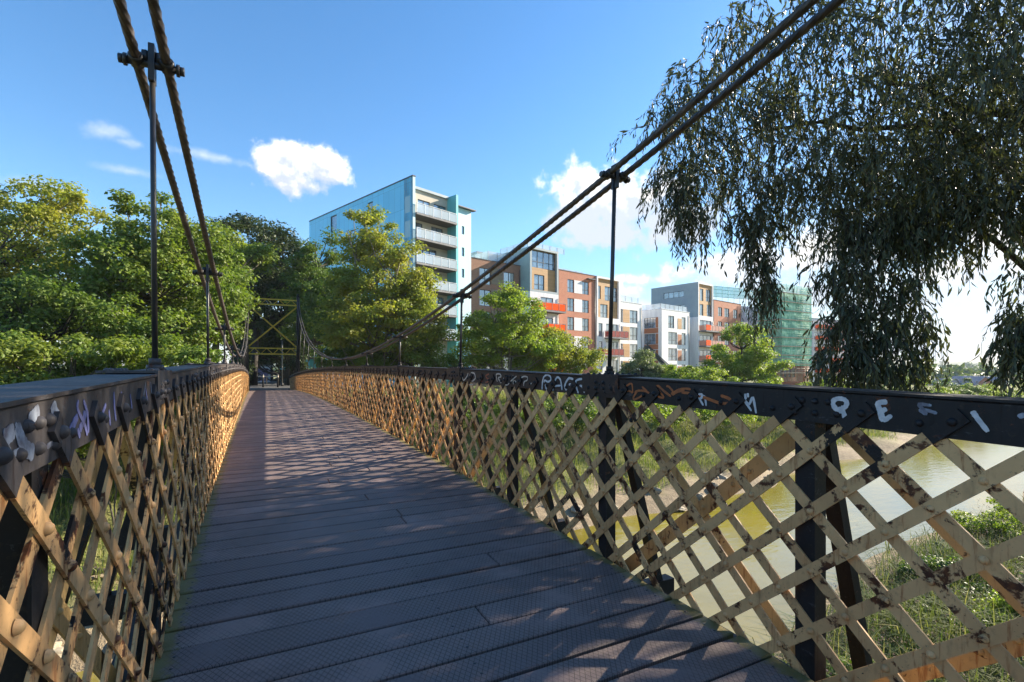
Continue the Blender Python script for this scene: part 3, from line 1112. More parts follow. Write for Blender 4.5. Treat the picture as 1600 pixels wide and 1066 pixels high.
    for side in (1, -1):
        for e in (-1, 1):
            n = 18
            step = 0.032
            ts = np.arange(T_NEAR, T_FAR + step, step)
            off = np.array([cable_off(t_, side) for t_ in ts]) + e * sep
            P = np.stack([off, ts, cable_z(ts, side)], 1)
            dz = np.gradient(cable_z(ts), ts)
            nrm = np.stack([np.zeros_like(ts), -dz, np.ones_like(ts)], 1)
            nrm /= np.linalg.norm(nrm, axis=1)[:, None]
            latv = np.array([1.0, 0, 0])
            ang = 2 * np.pi * np.arange(n) / n
            tw = 2 * np.pi * ts / 0.42
            r = 0.0158 + 0.0062 * np.abs(np.cos(3 * (ang[None, :])))
            aa = ang[None, :] + tw[:, None]
            V = P[:, None, :] + r[..., None] * (np.cos(aa)[..., None] * latv + np.sin(aa)[..., None] * nrm[:, None, :])
            m_ = len(ts)
            i, k = np.meshgrid(np.arange(m_ - 1), np.arange(n), indexing='ij')
            k2 = (k + 1) % n
            F = np.stack([i * n + k, i * n + k2, (i + 1) * n + k2, (i + 1) * n + k], -1).reshape(-1, 4)
            np_mesh('cable', V.reshape(-1, 3), F, 'wire_rope', root, True)
    # ---- hangers: rod with an eye, clamp bar across both ropes
    for side in (1, -1):
        hx = HR if side > 0 else HL
        for p in HANG:
            zt = cable_z(p, side)
            tx = cable_off(p, side)
            mb = MB()
            zb = rail_z(p, side) + 0.07
            mb.tube([(hx, p, zb), (hx + (tx - hx) * 0.5, p, (zb + zt) / 2), (tx, p, zt + 0.055)], 0.0142 if side > 0 else 0.0115, 10)
            mb.box(tx - 0.012, tx + 0.012, p - 0.03, p + 0.03, zt - 0.09, zt + 0.075)
            h = mb.build('hanger', 'rod_iron', root)
            mb = MB()
            mb.tube([(tx - 0.11, p, zt - 0.01), (tx + 0.11, p, zt - 0.01)], 0.017, 8)
            sl = 0.01634 * (p - T0)
            dy = Vector((0, 1, sl)).normalized()
            for e in (-1, 1):
                c = Vector((tx + e * sep, p, zt))
                mb.tube([c - dy * 0.034, c - dy * 0.026, c + dy * 0.026, c + dy * 0.034], [0.024, 0.030, 0.030, 0.024], 12)
                mb.hexbolt((tx + e * 0.092, p, zt - 0.01), (e, 0, 0), 0.027, 0.014)
                mb.hexbolt((tx + e * 0.106, p, zt - 0.01), (e, 0, 0), 0.02, 0.018)
                mb.hexbolt((tx + e * 0.025, p, zt + 0.0), (0, 0, 1), 0.018, 0.045)
            mb.build('clamp', 'rod_iron', h)
    # ---- end towers
    for tt in (T_NEAR, T_FAR):
        tw = sub_empty('tower', root)
        xl, xr = -0.56, 2.66
        zt = cable_z(tt) + 0.02
        zb = -1.6
        for x in (xl, xr):
            mb = MB()
            for (dx, dy) in ((-0.07, -0.1), (0.07, -0.1), (-0.07, 0.1), (0.07, 0.1)):
                mb.beam((x + dx * 1.5, tt + dy * 1.6, zb), (x + dx * 0.8, tt + dy * 0.9, zt), 0.045, 0.045)
            z = zb
            k = 0
            while z < zt - 0.5:
                f = 1 - 0.45 * (z - zb) / (zt - zb)
                for dx in (-0.1, 0.1):
                    sgn = 1 if k % 2 else -1
                    mb.beam((x + dx * f, tt - 0.16 * f * sgn, z), (x + dx * f, tt + 0.16 * f * sgn, z + 0.42), 0.012, 0.05, up=(0, 1, 0))
                z += 0.42
                k += 1
            mb.box(x - 0.085, x + 0.085, tt - 0.05, tt + 0.05, zb, zt - 0.05)
            mb.box(x - 0.12, x + 0.12, tt - 0.16, tt + 0.16, zt - 0.03, zt + 0.03)
            mb.tube([(x, tt, zt + 0.03), (x, tt, zt + 0.1), (x, tt, zt + 0.2), (x, tt, zt + 0.24)], [0.05, 0.08, 0.06, 0.01], 8)
            mb.box(x - 0.3, x + 0.3, tt - 0.3, tt + 0.3, zb - 0.4, zb)
            mb.build('leg', 'black_iron', tw)
        for (za, zb2) in ((6.16, 5.80), (2.76, 2.36)):
            mb = MB()
            mb.beam((xl + 0.08, tt, za), (xr - 0.08, tt, za), 0.10, 0.085)
            mb.beam((xl + 0.08, tt, zb2), (xr - 0.08, tt, zb2), 0.10, 0.085)
            nseg = 8
            for k in range(nseg):
                a = xl + 0.08 + (xr - xl - 0.16) * k / nseg
                b = xl + 0.08 + (xr - xl - 0.16) * (k + 1) / nseg
                z0_, z1_ = (za, zb2) if k % 2 else (zb2, za)
                mb.beam((a, tt, z0_), (b, tt, z1_), 0.035, 0.06, up=(0, 1, 0))
            mb.build('crossbeam', 'yellow_iron', tw)
        for s in (0, 1):
            mb = MB()
            za, zb2 = (5.68, 2.86) if s else (2.86, 5.68)
            yy = tt + (0.03 if s else -0.03)
            mb.beam((xl + 0.1, yy, za), (xr - 0.1, yy, zb2), 0.03, 0.15, up=(0, 1, 0))
            mb.beam((xl + 0.1, yy, za), (xr - 0.1, yy, zb2), 0.10, 0.02, up=(0, 1, 0))
            mb.build('brace', 'yellow_iron', tw)
    return root


build_bridge()

# ------------------------------------------------------------------ buildings
class Block:
    """a building block: local x along its front (away to the right), local y into it, z up; measured from camera bearings"""
    def __init__(self, name, X0, Z0, phi, label, cat='apartment block', group=None):
        self.X0, self.Z0 = X0, Z0
        self.phi = math.radians(phi)
        x, y = cam2w(X0, Z0)
        self.root = thing(name, (x, y, 0), label, cat, group, self.phi - TH)

    @classmethod
    def at(cls, name, px, Z, phi, label, **kw):
        return cls(name, (px - 800) / FPX * Z, Z, phi, label, **kw)

    def u(self, px, v=0.0):
        r = (px - 800) / FPX
        c, s = math.cos(self.phi), math.sin(self.phi)
        X, Z = self.X0 - s * v, self.Z0 + c * v
        return (r * Z - X) / (c - r * s)

    def v(self, px, u=0.0):
        r = (px - 800) / FPX
        c, s = math.cos(self.phi), math.sin(self.phi)
        X, Z = self.X0 + c * u, self.Z0 + s * u
        return (r * Z - X) / (-s - r * c)

    def z(self, py, u=0.0, v=0.0):
        Z = self.Z0 + math.sin(self.phi) * u + math.cos(self.phi) * v
        return EYE + (HORIZ - py) / FPX * Z

    def box(self, name, u0, u1, v0, v1, z0, z1, mat):
        mb = MB()
        mb.box(u0, u1, v0, v1, z0, z1)
        return mb.build(name, mat, self.root)

    def wall(self, p0, p1, z0, z1, mat, wins=(), reveal=0.14, name='wall', panes=2, frame='window_frame_dark', sill=False):
        """wall from p0 to p1 (outside on the right hand), with real openings (a0,a1,z0,z1[,panes]) holding window parts"""
        p0, p1 = Vector((*p0, 0)), Vector((*p1, 0))
        L = (p1 - p0).length
        d = (p1 - p0) / L
        n = Vector((d.y, -d.x, 0))
        ws = []
        for w in wins:
            a0, a1, b0, b1 = max(0.02, w[0]), min(L - 0.02, w[1]), max(z0 + 0.02, w[2]), min(z1 - 0.02, w[3])
            if a1 - a0 > 0.1 and b1 - b0 > 0.1:
                ws.append((a0, a1, b0, b1, w[4] if len(w) > 4 else panes))
        xs = sorted({0.0, L, *[w[0] for w in ws], *[w[1] for w in ws]})
        zs = sorted({z0, z1, *[w[2] for w in ws], *[w[3] for w in ws]})
        mb = MB()
        P = lambda a, z, dep=0.0: tuple(p0 + d * a - n * dep + Vector((0, 0, z)))
        for i in range(len(xs) - 1):
            for j in range(len(zs) - 1):
                ca, cz = (xs[i] + xs[i + 1]) / 2, (zs[j] + zs[j + 1]) / 2
                if any(w[0] < ca < w[1] and w[2] < cz < w[3] for w in ws):
                    continue
                mb.add([P(xs[i], zs[j]), P(xs[i + 1], zs[j]), P(xs[i + 1], zs[j + 1]), P(xs[i], zs[j + 1])], [(0, 1, 2, 3)])
        for (a0, a1, b0, b1, _) in ws:
            q = [(a0, b0), (a1, b0), (a1, b1), (a0, b1)]
            for k in range(4):
                s, e = q[k], q[(k + 1) % 4]
                mb.add([P(*s), P(*s, reveal + 0.1), P(*e, reveal + 0.1), P(*e)], [(0, 1, 2, 3)])
        # inner leaf closes the wall into a solid
        mb.add([P(0, z0, 0.3), P(L, z0, 0.3), P(L, z1, 0.3), P(0, z1, 0.3)], [(3, 2, 1, 0)])
        mb.add([P(0, z1), P(L, z1), P(L, z1, 0.3), P(0, z1, 0.3)], [(0, 1, 2, 3)])
        wobj = mb.build(name, mat, self.root)
        for (a0, a1, b0, b1, np_) in ws:
            fr = MB()
            t = 0.07
            D = reveal

            def bar(x0, x1, y0, y1, pr=0.0):
                c = [P(x0, y0, D - 0.05 - pr), P(x1, y0, D - 0.05 - pr), P(x1, y1, D - 0.05 - pr), P(x0, y1, D - 0.05 - pr),
                     P(x0, y0, D + 0.04), P(x1, y0, D + 0.04), P(x1, y1, D + 0.04), P(x0, y1, D + 0.04)]
                fr.add(c, [(0, 1, 2, 3), (0, 4, 5, 1), (1, 5, 6, 2), (2, 6, 7, 3), (3, 7, 4, 0)])
            bar(a0, a0 + t, b0, b1)
            bar(a1 - t, a1, b0, b1)
            bar(a0 + t, a1 - t, b0, b0 + t)
            bar(a0 + t, a1 - t, b1 - t, b1)
            for k in range(1, np_):
                c = a0 + (a1 - a0) * k / np_
                bar(c - 0.035, c + 0.035, b0 + t, b1 - t, 0.004)
            if b1 - b0 > 1.3 and np_ > 1:
                c = b0 + (b1 - b0) * 0.36
                bar(a0 + t, a1 - t, c - 0.03, c + 0.03, 0.008)
            f = fr.build('window', frame, self.root)
            g = MB()
            g.add([P(a0 + 0.02, b0 + 0.02, D), P(a1 - 0.02, b0 + 0.02, D), P(a1 - 0.02, b1 - 0.02, D), P(a0 + 0.02, b1 - 0.02, D),
                   P(a0 + 0.02, b0 + 0.02, D + 0.03), P(a1 - 0.02, b0 + 0.02, D + 0.03), P(a1 - 0.02, b1 - 0.02, D + 0.03), P(a0 + 0.02, b1 - 0.02, D + 0.03)],
                  [(0, 1, 2, 3), (7, 6, 5, 4)])
            g.build('pane', 'window_glass', f)
        return wobj

    def body(self, W, D, z0, z1, mat, wins=(), swins=(), side_mat=None, panes=2, u0=0.0, v0=0.0, parapet=0.0, back=True):
        """closed block with front, both sides, back and roof"""
        self.wall((u0, v0), (u0 + W, v0), z0, z1, mat, wins, panes=panes)
        sm = side_mat or mat
        self.wall((u0, v0 + D), (u0, v0), z0, z1, sm, swins, panes=panes)
        self.wall((u0 + W, v0), (u0 + W, v0 + D), z0, z1, sm)
        self.wall((u0 + W, v0 + D), (u0, v0 + D), z0, z1, sm)
        if W > 5:
            mb = MB()
            mb.tube([(u0 + W - 0.22, v0 - 0.07, z0), (u0 + W - 0.22, v0 - 0.07, z1 - 0.6)], 0.05, 6)
            mb.build('drainpipe', 'window_frame_dark', self.root)
        self.box('roof', u0 + 0.3, u0 + W - 0.3, v0 + 0.3, v0 + D - 0.3, z1 - 0.5, z1 - 0.15, 'roof_grey')

    def coping(self, u0, u1, v0, v1, z, mat='window_frame_dark'):
        mb = MB()
        t, o = 0.36, 0.05
        mb.box(u0 - o, u1 + o, v0 - o, v0 + t, z + 0.003, z + 0.10)
        mb.box(u0 - o, u1 + o, v1 - t, v1 + o, z + 0.003, z + 0.10)
        mb.box(u0 - o, u0 + t, v0 + t, v1 - t, z + 0.003, z + 0.10)
        mb.box(u1 - t, u1 + o, v0 + t, v1 - t, z + 0.003, z + 0.10)
        mb.build('coping', mat, self.root)

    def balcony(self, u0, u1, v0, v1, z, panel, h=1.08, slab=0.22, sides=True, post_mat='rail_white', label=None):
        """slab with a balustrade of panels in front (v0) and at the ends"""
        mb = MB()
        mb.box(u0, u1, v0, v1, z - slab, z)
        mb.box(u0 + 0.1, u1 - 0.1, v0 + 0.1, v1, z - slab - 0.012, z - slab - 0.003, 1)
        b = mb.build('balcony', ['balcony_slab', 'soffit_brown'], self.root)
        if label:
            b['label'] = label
        pn, rl = MB(), MB()
        n = max(2, int(round((u1 - u0) / 1.3)))
        for k in range(n):
            a, c = u0 + 0.06 + (u1 - u0 - 0.12) * k / n + 0.04, u0 + 0.06 + (u1 - u0 - 0.12) * (k + 1) / n - 0.04
            pn.box(a, c, v0 + 0.05, v0 + 0.066, z + 0.06, z + h - 0.06)
        for k in range(n + 1):
            a = u0 + 0.06 + (u1 - u0 - 0.12) * k / n
            rl.box(a - 0.025, a + 0.025, v0 + 0.03, v0 + 0.085, z, z + h)
        rl.box(u0 + 0.03, u1 - 0.03, v0 + 0.025, v0 + 0.09, z + h, z + h + 0.05)
        if sides:
            for uu in (u0 + 0.05, u1 - 0.066):
                pn.box(uu, uu + 0.016, v0 + 0.12, v1 - 0.05, z + 0.06, z + h - 0.06)
                rl.box(uu - 0.015, uu + 0.031, v0 + 0.09, v1 - 0.02, z + h, z + h + 0.05)
        pn.build('balustrade', panel, b)
        rl.build('handrail', post_mat, b)
        return b


GZ = -1.6


def roof_rail(B, u0, u1, v0, v1, z, h=1.0):
    pn, rl = MB(), MB()
    for (a, b_, c, d) in ((u0, u1, v0, v0 + 0.015), (u0, u0 + 0.015, v0, v1)):
        pn.box(a, b_, c, d, z + 0.05, z + h)
    n = max(2, int((u1 - u0) / 1.4))
    for k in range(n + 1):
        a = u0 + (u1 - u0) * k / n
        rl.box(a - 0.02, a + 0.02, v0 - 0.03, v0 + 0.03, z, z + h)
    n = max(2, int((v1 - v0) / 1.4))
    for k in range(1, n + 1):
        a = v0 + (v1 - v0) * k / n
        rl.box(u0 - 0.03, u0 + 0.03, a - 0.02, a + 0.02, z, z + h)
    r = rl.build('roof_railing', 'netting_steel', B.root)
    pn.build('glass_panel', 'balcony_glass', r)


def blue_tower():
    B = Block.at('apartment_tower', 645, 57, 47, 'tall blue clad apartment tower with stacked glass balconies behind the trees')
    W = B.u(716)
    ztop = B.z(275)
    zb0 = 19.3
    zroof = B.z(289, 0.5, 1.7)
    floors = [zb0 - 2.85 * k for k in range(6)]
    # recessed front with the balconies
    wins = []
    pat = [[(1.6, 3.4, 2), (4.0, 5.9, 2)], [(0.6, 2.3, 2), (3.6, 5.4, 2)], [(0.4, 4.4, 4)], [(0.6, 2.0, 2), (3.3, 5.3, 2)], [(0.6, 2.6, 2), (4.0, 5.6, 2)], [(1.2, 3.4, 2), (4.2, 5.4, 2)]]
    for f, row in zip(floors, pat):
        for a, b, n in row:
            wins.append((a, b, f + 0.30, f + 2.35, n))
    B.wall((0.35, 1.7), (W - 0.35, 1.7), GZ, zroof, 'render_cream', wins)
    # fins
    fl = B.box('side_fin', 0.0, 0.35, 0.0, 1.7, GZ, ztop, 'render_pale')
    B.box('side_fin', W - 0.35, W, 0.0, 1.7, GZ, B.z(305, W), 'teal_cladding')
    # long side wall
    sw = []
    vy = lambda px: B.v(px)
    L = 26.0
    for (pa, pb, ya, yb) in ((516.5, 526, 337, 362), (574.5, 582.5, 316, 333), (517, 526, 388, 412), (575, 583, 372, 392), (546, 552, 360, 378)):
        va, vb = sorted((vy(pa), vy(pb)))
        vm = (va + vb) / 2
        sw.append((L - vb, L - va, B.z(yb, 0, vm), B.z(ya, 0, vm), 1))
    for f in floors:
        sw.append((L - 1.55, L - 0.5, f + 0.1, f + 2.0, 1))  # added windows, standing in for light patches at the open balcony sides
    B.wall((0, L), (0, 0.003), GZ, ztop, 'blue_cladding', sw)
    W2 = B.u(741, 1.7)
    zr2 = B.z(321, W + 0.4, 1.7)
    ws = []
    for (ya, yb) in ((349, 362), (383, 397), (417, 431), (453, 466)):
        ws.append((B.u(721.5, 1.7) - W, B.u(725.5, 1.7) - W, B.z(yb, W + 0.5, 1.7), B.z(ya, W + 0.5, 1.7), 1))
    B.wall((W, 1.7), (W + 3.7, 1.7), GZ, zr2, 'render_pale', ws)
    B.wall((W + 3.7, 1.7), (W + 3.7, L), GZ, zr2, 'render_pale')
    B.wall((W + 3.7, L), (0, L), GZ, zr2, 'blue_cladding')
    B.box('roof', 0.3, W + 3.4, 2.0, L - 0.3, zr2 - 0.6, zr2 - 0.2, 'roof_grey')
    B.box('parapet', 0.36, W - 0.36, 1.42, 1.69, zroof - 0.25, zroof + 0.06, 'grey_cladding')
    mb = MB()
    mb.box(-0.06, 0.40, -0.05, L, ztop + 0.003, ztop + 0.12)
    mb.build('coping', 'window_frame_dark', B.root)
    mb = MB()
    mb.box(W + 0.003, W + 4.2, 1.2, 1.9, zr2 + 0.01, zr2 + 0.13)
    mb.build('coping', 'window_frame_dark', B.root)
    for i, f in enumerate(floors):
        B.balcony(0.36, W - 0.36 if i < 5 else W + 0.2, -0.25, 1.69, f, 'balcony_glass', sides=False)
    return B


blue_tower()


def row_of_flats():
    PH = 40
    base = Block('brown_brick_block', (736 - 800) / FPX * 66, 66, PH,
                 'brown brick apartment block between the blue tower and the timber fronted block')
    B = base
    U = B.u

    def rect(pa, pb, ya, yb, v=0.0, n=2, o=0.0):
        a, b = B.u(pa, v), B.u(pb, v)
        m = (a + b) / 2
        return (a - o, b - o, B.z(yb, m, v), B.z(ya, m, v), n)
    zx = lambda x: 720 + x / 4.1
    zy = lambda y: 360 + y / 4.1
    R = lambda x0, x1, y0, y1, v=0.0, n=2, o=0.0: rect(zx(x0), zx(x1), zy(y0), zy(y1), v, n, o)
    # brown brick
    W = U(813)
    zt = B.z(402.7)
    wins = []
    for k in range(5):
        dz = 2.92 * k
        for q in (R(120, 192, 243, 347), R(275, 343, 270, 368)):
            wins.append((q[0], q[1], q[2] - dz, q[3] - dz, 2))
    B.body(W, 14, GZ, zt, 'brown_brick', wins)
    B.coping(0, W, 0, 14, zt)
    q0, q1 = R(192, 238, 243, 347), R(232, 275, 270, 368)
    for k in range(5):
        B.box('timber_panel', q0[0] + 0.1, q1[1] - 0.15, -0.04, 0.05, q0[2] - 2.92 * k, q0[3] - 2.92 * k, 'timber_grey')
    roof_rail(B, U(zx(200)), W - 0.2, 0.9, 9, zt + 0.1, 1.5)
    mb = MB()
    mb.box(W * 0.45, W - 0.4, 4, 12, zt - 0.14, zt + 2.2)
    mb.build('roof_room', 'grey_cladding', B.root)

    # timber box block with orange balconies
    r = 13 / FPX
    k = 2.05
    u_at = U(813)
    x813, z813 = base.X0 + u_at * math.cos(base.phi), base.Z0 + u_at * math.sin(base.phi)
    s, c = math.sin(base.phi), math.cos(base.phi)
    B = Block('timber_front_block', x813 + s * k + 0.02, z813 - c * k, PH,
              'grey framed timber clad apartment block with bright orange balcony panels')
    W = B.u(873) - 0.02
    zt = B.z(384.5)
    zm = B.z(458, W * 0.5)
    wins = [rect(zx(455), zx(605), zy(135), zy(248), 0.35, 4, 0.35), rect(zx(470), zx(535), zy(285), zy(382), 0.35, 2, 0.35)]
    B.wall((0.35, 0.35), (W - 0.35, 0.35), zm + 0.3, zt - 0.3, 'timber_boards', wins)
    mb = MB()
    mb.box(0, 0.35, 0, 8, zm, zt)
    mb.box(W - 0.35, W, 0, 8, zm, zt)
    mb.box(0.35, W - 0.35, 0, 8, zt - 0.3, zt)
    mb.box(0.35, W - 0.35, 0, 8, zm, zm + 0.3)
    mb.box(0.35, W - 0.35, 7.7, 8, zm + 0.3, zt - 0.3)
    mb.build('box_frame', 'grey_cladding', B.root)
    roof_rail(B, 0.3, W + 2, 0.8, 7, zt, 0.9)
    fl = [B.z(486, W * 0.6, -0.9), B.z(518, W * 0.6, -0.9)]
    st = fl[0] - fl[1]
    wl = []
    for i in range(5):
        f = fl[0] - st * i
        wl.append((W * 0.36, W * 0.80, f + 0.05, f + 2.0, 2))
    B.body(W, 8, GZ, zm - 0.003, 'render_white', wl)
    for i in range(4):
        f = fl[0] - st * i
        B.balcony(W * 0.04 if i == 0 else W * 0.40, W + 0.15, -1.4, -0.003, f, 'orange_panel', post_mat='balcony_slab')

    # red brick
    def on_line(px):
        u_ = base.u(px)
        return base.X0 + u_ * math.cos(base.phi), base.Z0 + u_ * math.sin(base.phi)
    x0, z0 = on_line(873.5)
    B = Block('red_brick_block', x0, z0, PH, 'red brick apartment block with paired windows and white panels between them')
    W = B.u(930.6)
    zt = B.z(421.5)
    rows = [(315, 400), (440, 522), (567, 645), (692, 770)]
    wins = []
    cols = [(683, 725), (778, 820)]
    z_top0, z_bot0 = B.z(zy(315), B.u(zx(704))), B.z(zy(398), B.u(zx(704)))
    for i in range(6):
        for (a, b) in cols:
            wins.append((B.u(zx(a)), B.u(zx(b)), z_bot0 - 2.95 * i, z_top0 - 2.95 * i, 2))
    B.body(W, 14, GZ, zt, 'red_brick', wins)
    for i in range(6):
        B.box('infill_panel', B.u(zx(726)), B.u(zx(777)), -0.02, 0.05, z_bot0 - 2.95 * i, z_top0 - 2.95 * i, 'render_white')
    B.coping(0, W, 0, 14, zt)
    roof_rail(B, 0.8, W - 0.5, 2.5, 9, zt + 0.1, 0.9)
    mb = MB()
    mb.box(B.u(zx(805)), B.u(zx(850)), -0.5, 0.0, zt - 0.75, zt - 0.6)
    mb.build('vent_hood', 'window_frame_dark', B.root)

    # second timber block, dark red balconies
    x0, z0 = on_line(931)
    B = Block('timber_front_block', x0 + 0.25 * s, z0 - 0.25 * c, PH, 'tall narrow timber clad apartment block with dark red balconies and white frame')
    W = B.u(968.5)
    zt = B.z(431)
    zm = B.z(500, W / 2)
    wins = [rect(zx(880), zx(897), zy(355), zy(440), 0.3, 1, 0.3), rect(zx(922), zx(1003), zy(365), zy(455), 0.3, 3, 0.3), rect(zx(893), zx(940), zy(475), zy(560), 0.3, 2, 0.3)]
    B.wall((0.3, 0.3), (W - 0.3, 0.3), zm + 0.3, zt - 0.3, 'timber_boards', wins)
    mb = MB()
    mb.box(0, 0.3, 0, 9, zm, zt)
    mb.box(W - 0.3, W, 0, 9, zm, zt)
    mb.box(0.3, W - 0.3, 0, 9, zt - 0.3, zt)
    mb.box(0.3, W - 0.3, 0, 9, zm, zm + 0.3)
    mb.box(0.3, W - 0.3, 8.7, 9, zm + 0.3, zt - 0.3)
    mb.build('box_frame', 'render_white', B.root)
    f0 = B.z(528, W * 0.8, -0.8)
    st = 3.0
    wl = []
    for i in range(4):
        f = f0 - st * i
        wl += [(0.4, 1.4, f + 0.1, f + 2.3, 1), (2.3, W - 0.6, f + 0.1, f + 2.3, 3)]
    B.body(W, 9, GZ, zm - 0.003, 'render_white', wl)
    B.balcony(W * 0.32, W + 0.7, -1.4, -0.003, f0, 'red_panel', post_mat='balcony_slab')
    B.balcony(0.1, W * 0.9, -1.4, -0.003, f0 - st, 'red_panel', post_mat='balcony_slab')

    # white end block of the row
    x0, z0 = on_line(969)
    B = Block('white_rendered_block', x0, z0, PH, 'white rendered apartment block with timber panels at the right end of the brick row')
    W = B.u(1003)
    zt = B.z(471)
    wins = []
    zta, zba = B.z(zy(515), W * 0.7), B.z(zy(597), W * 0.7)
    for i in range(4):
        wins.append((B.u(zx(1083)), B.u(zx(1132)), zba - 3.0 * i, zta - 3.0 * i, 2))
        wins.append((B.u(zx(1024)), B.u(zx(1036)), zba - 3.0 * i, zta - 3.0 * i, 1))
    B.body(W, 12, GZ, zt, 'render_white', wins)
    for i in range(4):
        B.box('timber_panel', B.u(zx(1038)), B.u(zx(1081)), -0.03, 0.05, zba - 3.0 * i, zta - 3.0 * i, 'timber_boards')
    B.coping(0, W, 0, 12, zt, 'render_white')
    roof_rail(B, 0.4, W - 0.3, 0.6, 9, zt + 0.1, 1.1)

    # ------------- second cluster
    zx = lambda x: 980 + x / 4.441
    zy = lambda y: 400 + y / 4.441
    B = Block.at('white_corner_block', 1034, 92, PH, 'white rendered corner apartment block with timber window bays and roof terrace')
    W = B.u(1077)
    D = 12.0
    zt = B.z(483)
    wins = []
    um = W / 2
    rows = [(420, 505), (530, 610), (640, 720)]
    for i in range(4):
        a0, a1 = B.z(zy(505), um) - 3.05 * i, B.z(zy(420), um) - 3.05 * i
        wins.append((B.u(zx(285)), B.u(zx(326 if i == 0 else 345)), a0, a1, 2))
        wins.append((B.u(zx(378)), B.u(zx(405)), a0, a1, 1))
    swins = []
    for i in range(4):
        a0, a1 = B.z(zy(500), 0, 2) - 3.05 * i, B.z(zy(428), 0, 2) - 3.05 * i
        va, vb = B.v(zx(196)), B.v(zx(118))
        swins.append((D - vb, D - va, a0, a1, 4))
    B.body(W, D, GZ, zt, 'render_white', wins, swins)
    for i in range(4):
        a0, a1 = B.z(zy(505), um) - 3.05 * i, B.z(zy(432), um) - 3.05 * i
        B.box('timber_panel', B.u(zx(350)), B.u(zx(377)), -0.03, 0.05, a0, a1, 'timber_boards' if i == 0 else 'timber_red')
        b0, b1 = B.z(zy(500), 0, 2) - 3.05 * i, B.z(zy(428), 0, 2) - 3.05 * i
        B.box('timber_panel', -0.03, 0.05, B.v(zx(215)), B.v(zx(198)), b0, b1, 'timber_red')
        if i < 3:
            B.box('timber_panel', -0.03, 0.05, B.v(zx(215)), B.v(zx(118)), b0 - 3.05 + 2.05, b0 - 0.05, 'timber_red')
    B.coping(0, W, 0, D, zt, 'render_white')
    roof_rail(B, 0.3, W - 0.2, 0.4, D - 1, zt + 0.1, 1.0)

    B = Block.at('grey_box_block', 1091, 100, PH, 'tall grey clad apartment block with framed timber end above pink and orange balconies')
    W = B.u(1114.5)
    zt = B.z(440.5)
    zm = B.z(496, 2)
    D = 11.0
    wins = [rect(zx(503), zx(528), zy(228), zy(312), 0.3, 1, 0.3), rect(zx(545), zx(578), zy(235), zy(318), 0.3, 2, 0.3),
            rect(zx(503), zx(528), zy(335), zy(415), 0.3, 1, 0.3), rect(zx(552), zx(584), zy(340), zy(420), 0.3, 2, 0.3)]
    B.wall((0.3, 0.3), (W - 0.3, 0.3), zm + 0.3, zt - 0.3, 'timber_boards', wins)
    va, vb = B.v(zx(392)), B.v(zx(252))
    sw = [(D - vb, D - va, B.z(zy(290), 0, 5), B.z(zy(248), 0, 5), 4), (D - B.v(zx(335)), D - B.v(zx(400)), B.z(zy(380), 0, 3), B.z(zy(338), 0, 3), 2)]
    B.wall((0, D), (0, 0.003), zm, zt, 'grey_cladding', sw)
    mb = MB()
    mb.box(0.002, 0.3, -0.003, 0.4, zm, zt)
    mb.box(W - 0.3, W, 0, D, zm, zt)
    mb.box(0.3, W - 0.3, 0, D, zt - 0.3, zt)
    mb.box(0.3, W - 0.3, 0, D, zm, zm + 0.3)
    mb.build('box_frame', 'render_white', B.root)
    f0 = B.z(517, 2, -1)
    wl = [(0.6, W - 0.8, f0 - 3.05 * i + 0.05, f0 - 3.05 * i + 2.2, 3) for i in range(4)]
    B.body(W, D, GZ, zm - 0.003, 'render_white', wl)
    for i in range(3):
        b = B.balcony(0.2, W + 1.9, -1.6, -0.003, f0 - 3.05 * i, 'pink_panel', post_mat='balcony_slab')
        pn = MB()
        pn.box(0.2, 1.9, -1.64, -1.56, f0 - 3.05 * i + 0.05, f0 - 3.05 * i + 1.12)
        pn.build('orange_screen', 'orange_panel', b)

    xx, zz = (1115.5 - 800) / FPX * 103.9, 103.9
    B = Block('small_brick_block', xx, zz, PH, 'low red brick apartment block just left of the green netted scaffolding')
    W = 12.0
    zt = B.z(468.7)
    wins = []
    for i in range(5):
        a0, a1 = B.z(zy(418), 2) - 3.0 * i, B.z(zy(355), 2) - 3.0 * i
        wins += [(B.u(zx(631)), B.u(zx(658)), a0, a1, 2), (B.u(zx(675)), B.u(zx(708)), a0, a1, 2), (8.4, 10.2, a0, a1, 2)]
    B.body(W, 12, GZ, zt, 'red_brick', wins)
    B.coping(0, W, 0, 12, zt)

    # scaffolded block
    B = Block.at('scaffolded_block', 1216, 116, 30, 'tall building wrapped in green debris netting over scaffolding')
    W = B.u(1252)
    DS = B.v(1186)
    zt = B.z(452)
    zb = B.z(572, W / 2)
    D = DS
    wl = []
    for i in range(6):
        for k in range(4):
            wl.append((0.6 + k * 1.7, 1.6 + k * 1.7, GZ + 1 + 3 * i, GZ + 3 + 3 * i, 2))
    B.body(W + 0.8, D, GZ, zt - 0.8, 'brown_brick', wl, panes=2)
    # scaffold standards, ledgers, boards
    sc = MB()
    nst = 7
    for k in range(nst):
        a = -0.9 + (W + 2.6) * k / (nst - 1)
        sc.tube([(a, -1.3, GZ), (a, -1.3, zt + 1.2)], 0.045, 5)
        sc.tube([(a, -0.35, GZ), (a, -0.35, zt + 1.0)], 0.045, 5)
    for k in range(7):
        a = -1.3 + (DS + 1.0) * k / 6
        sc.tube([(-0.9, a, GZ), (-0.9, a, zt + 1.2)], 0.045, 5)
    lifts = [GZ + 2.05 * k for k in range(1, int((zt - GZ) / 2.05) + 1)]
    for z in lifts:
        for dz in (0, 0.55, 1.05):
            sc.tube([(-1.0, -1.3, z + dz), (W + 1.8, -1.3, z + dz)], 0.035, 5)
            sc.tube([(-0.9, -1.3, z + dz), (-0.9, DS - 0.3, z + dz)], 0.035, 5)
    sc.build('scaffold_tubes', 'netting_steel', B.root)
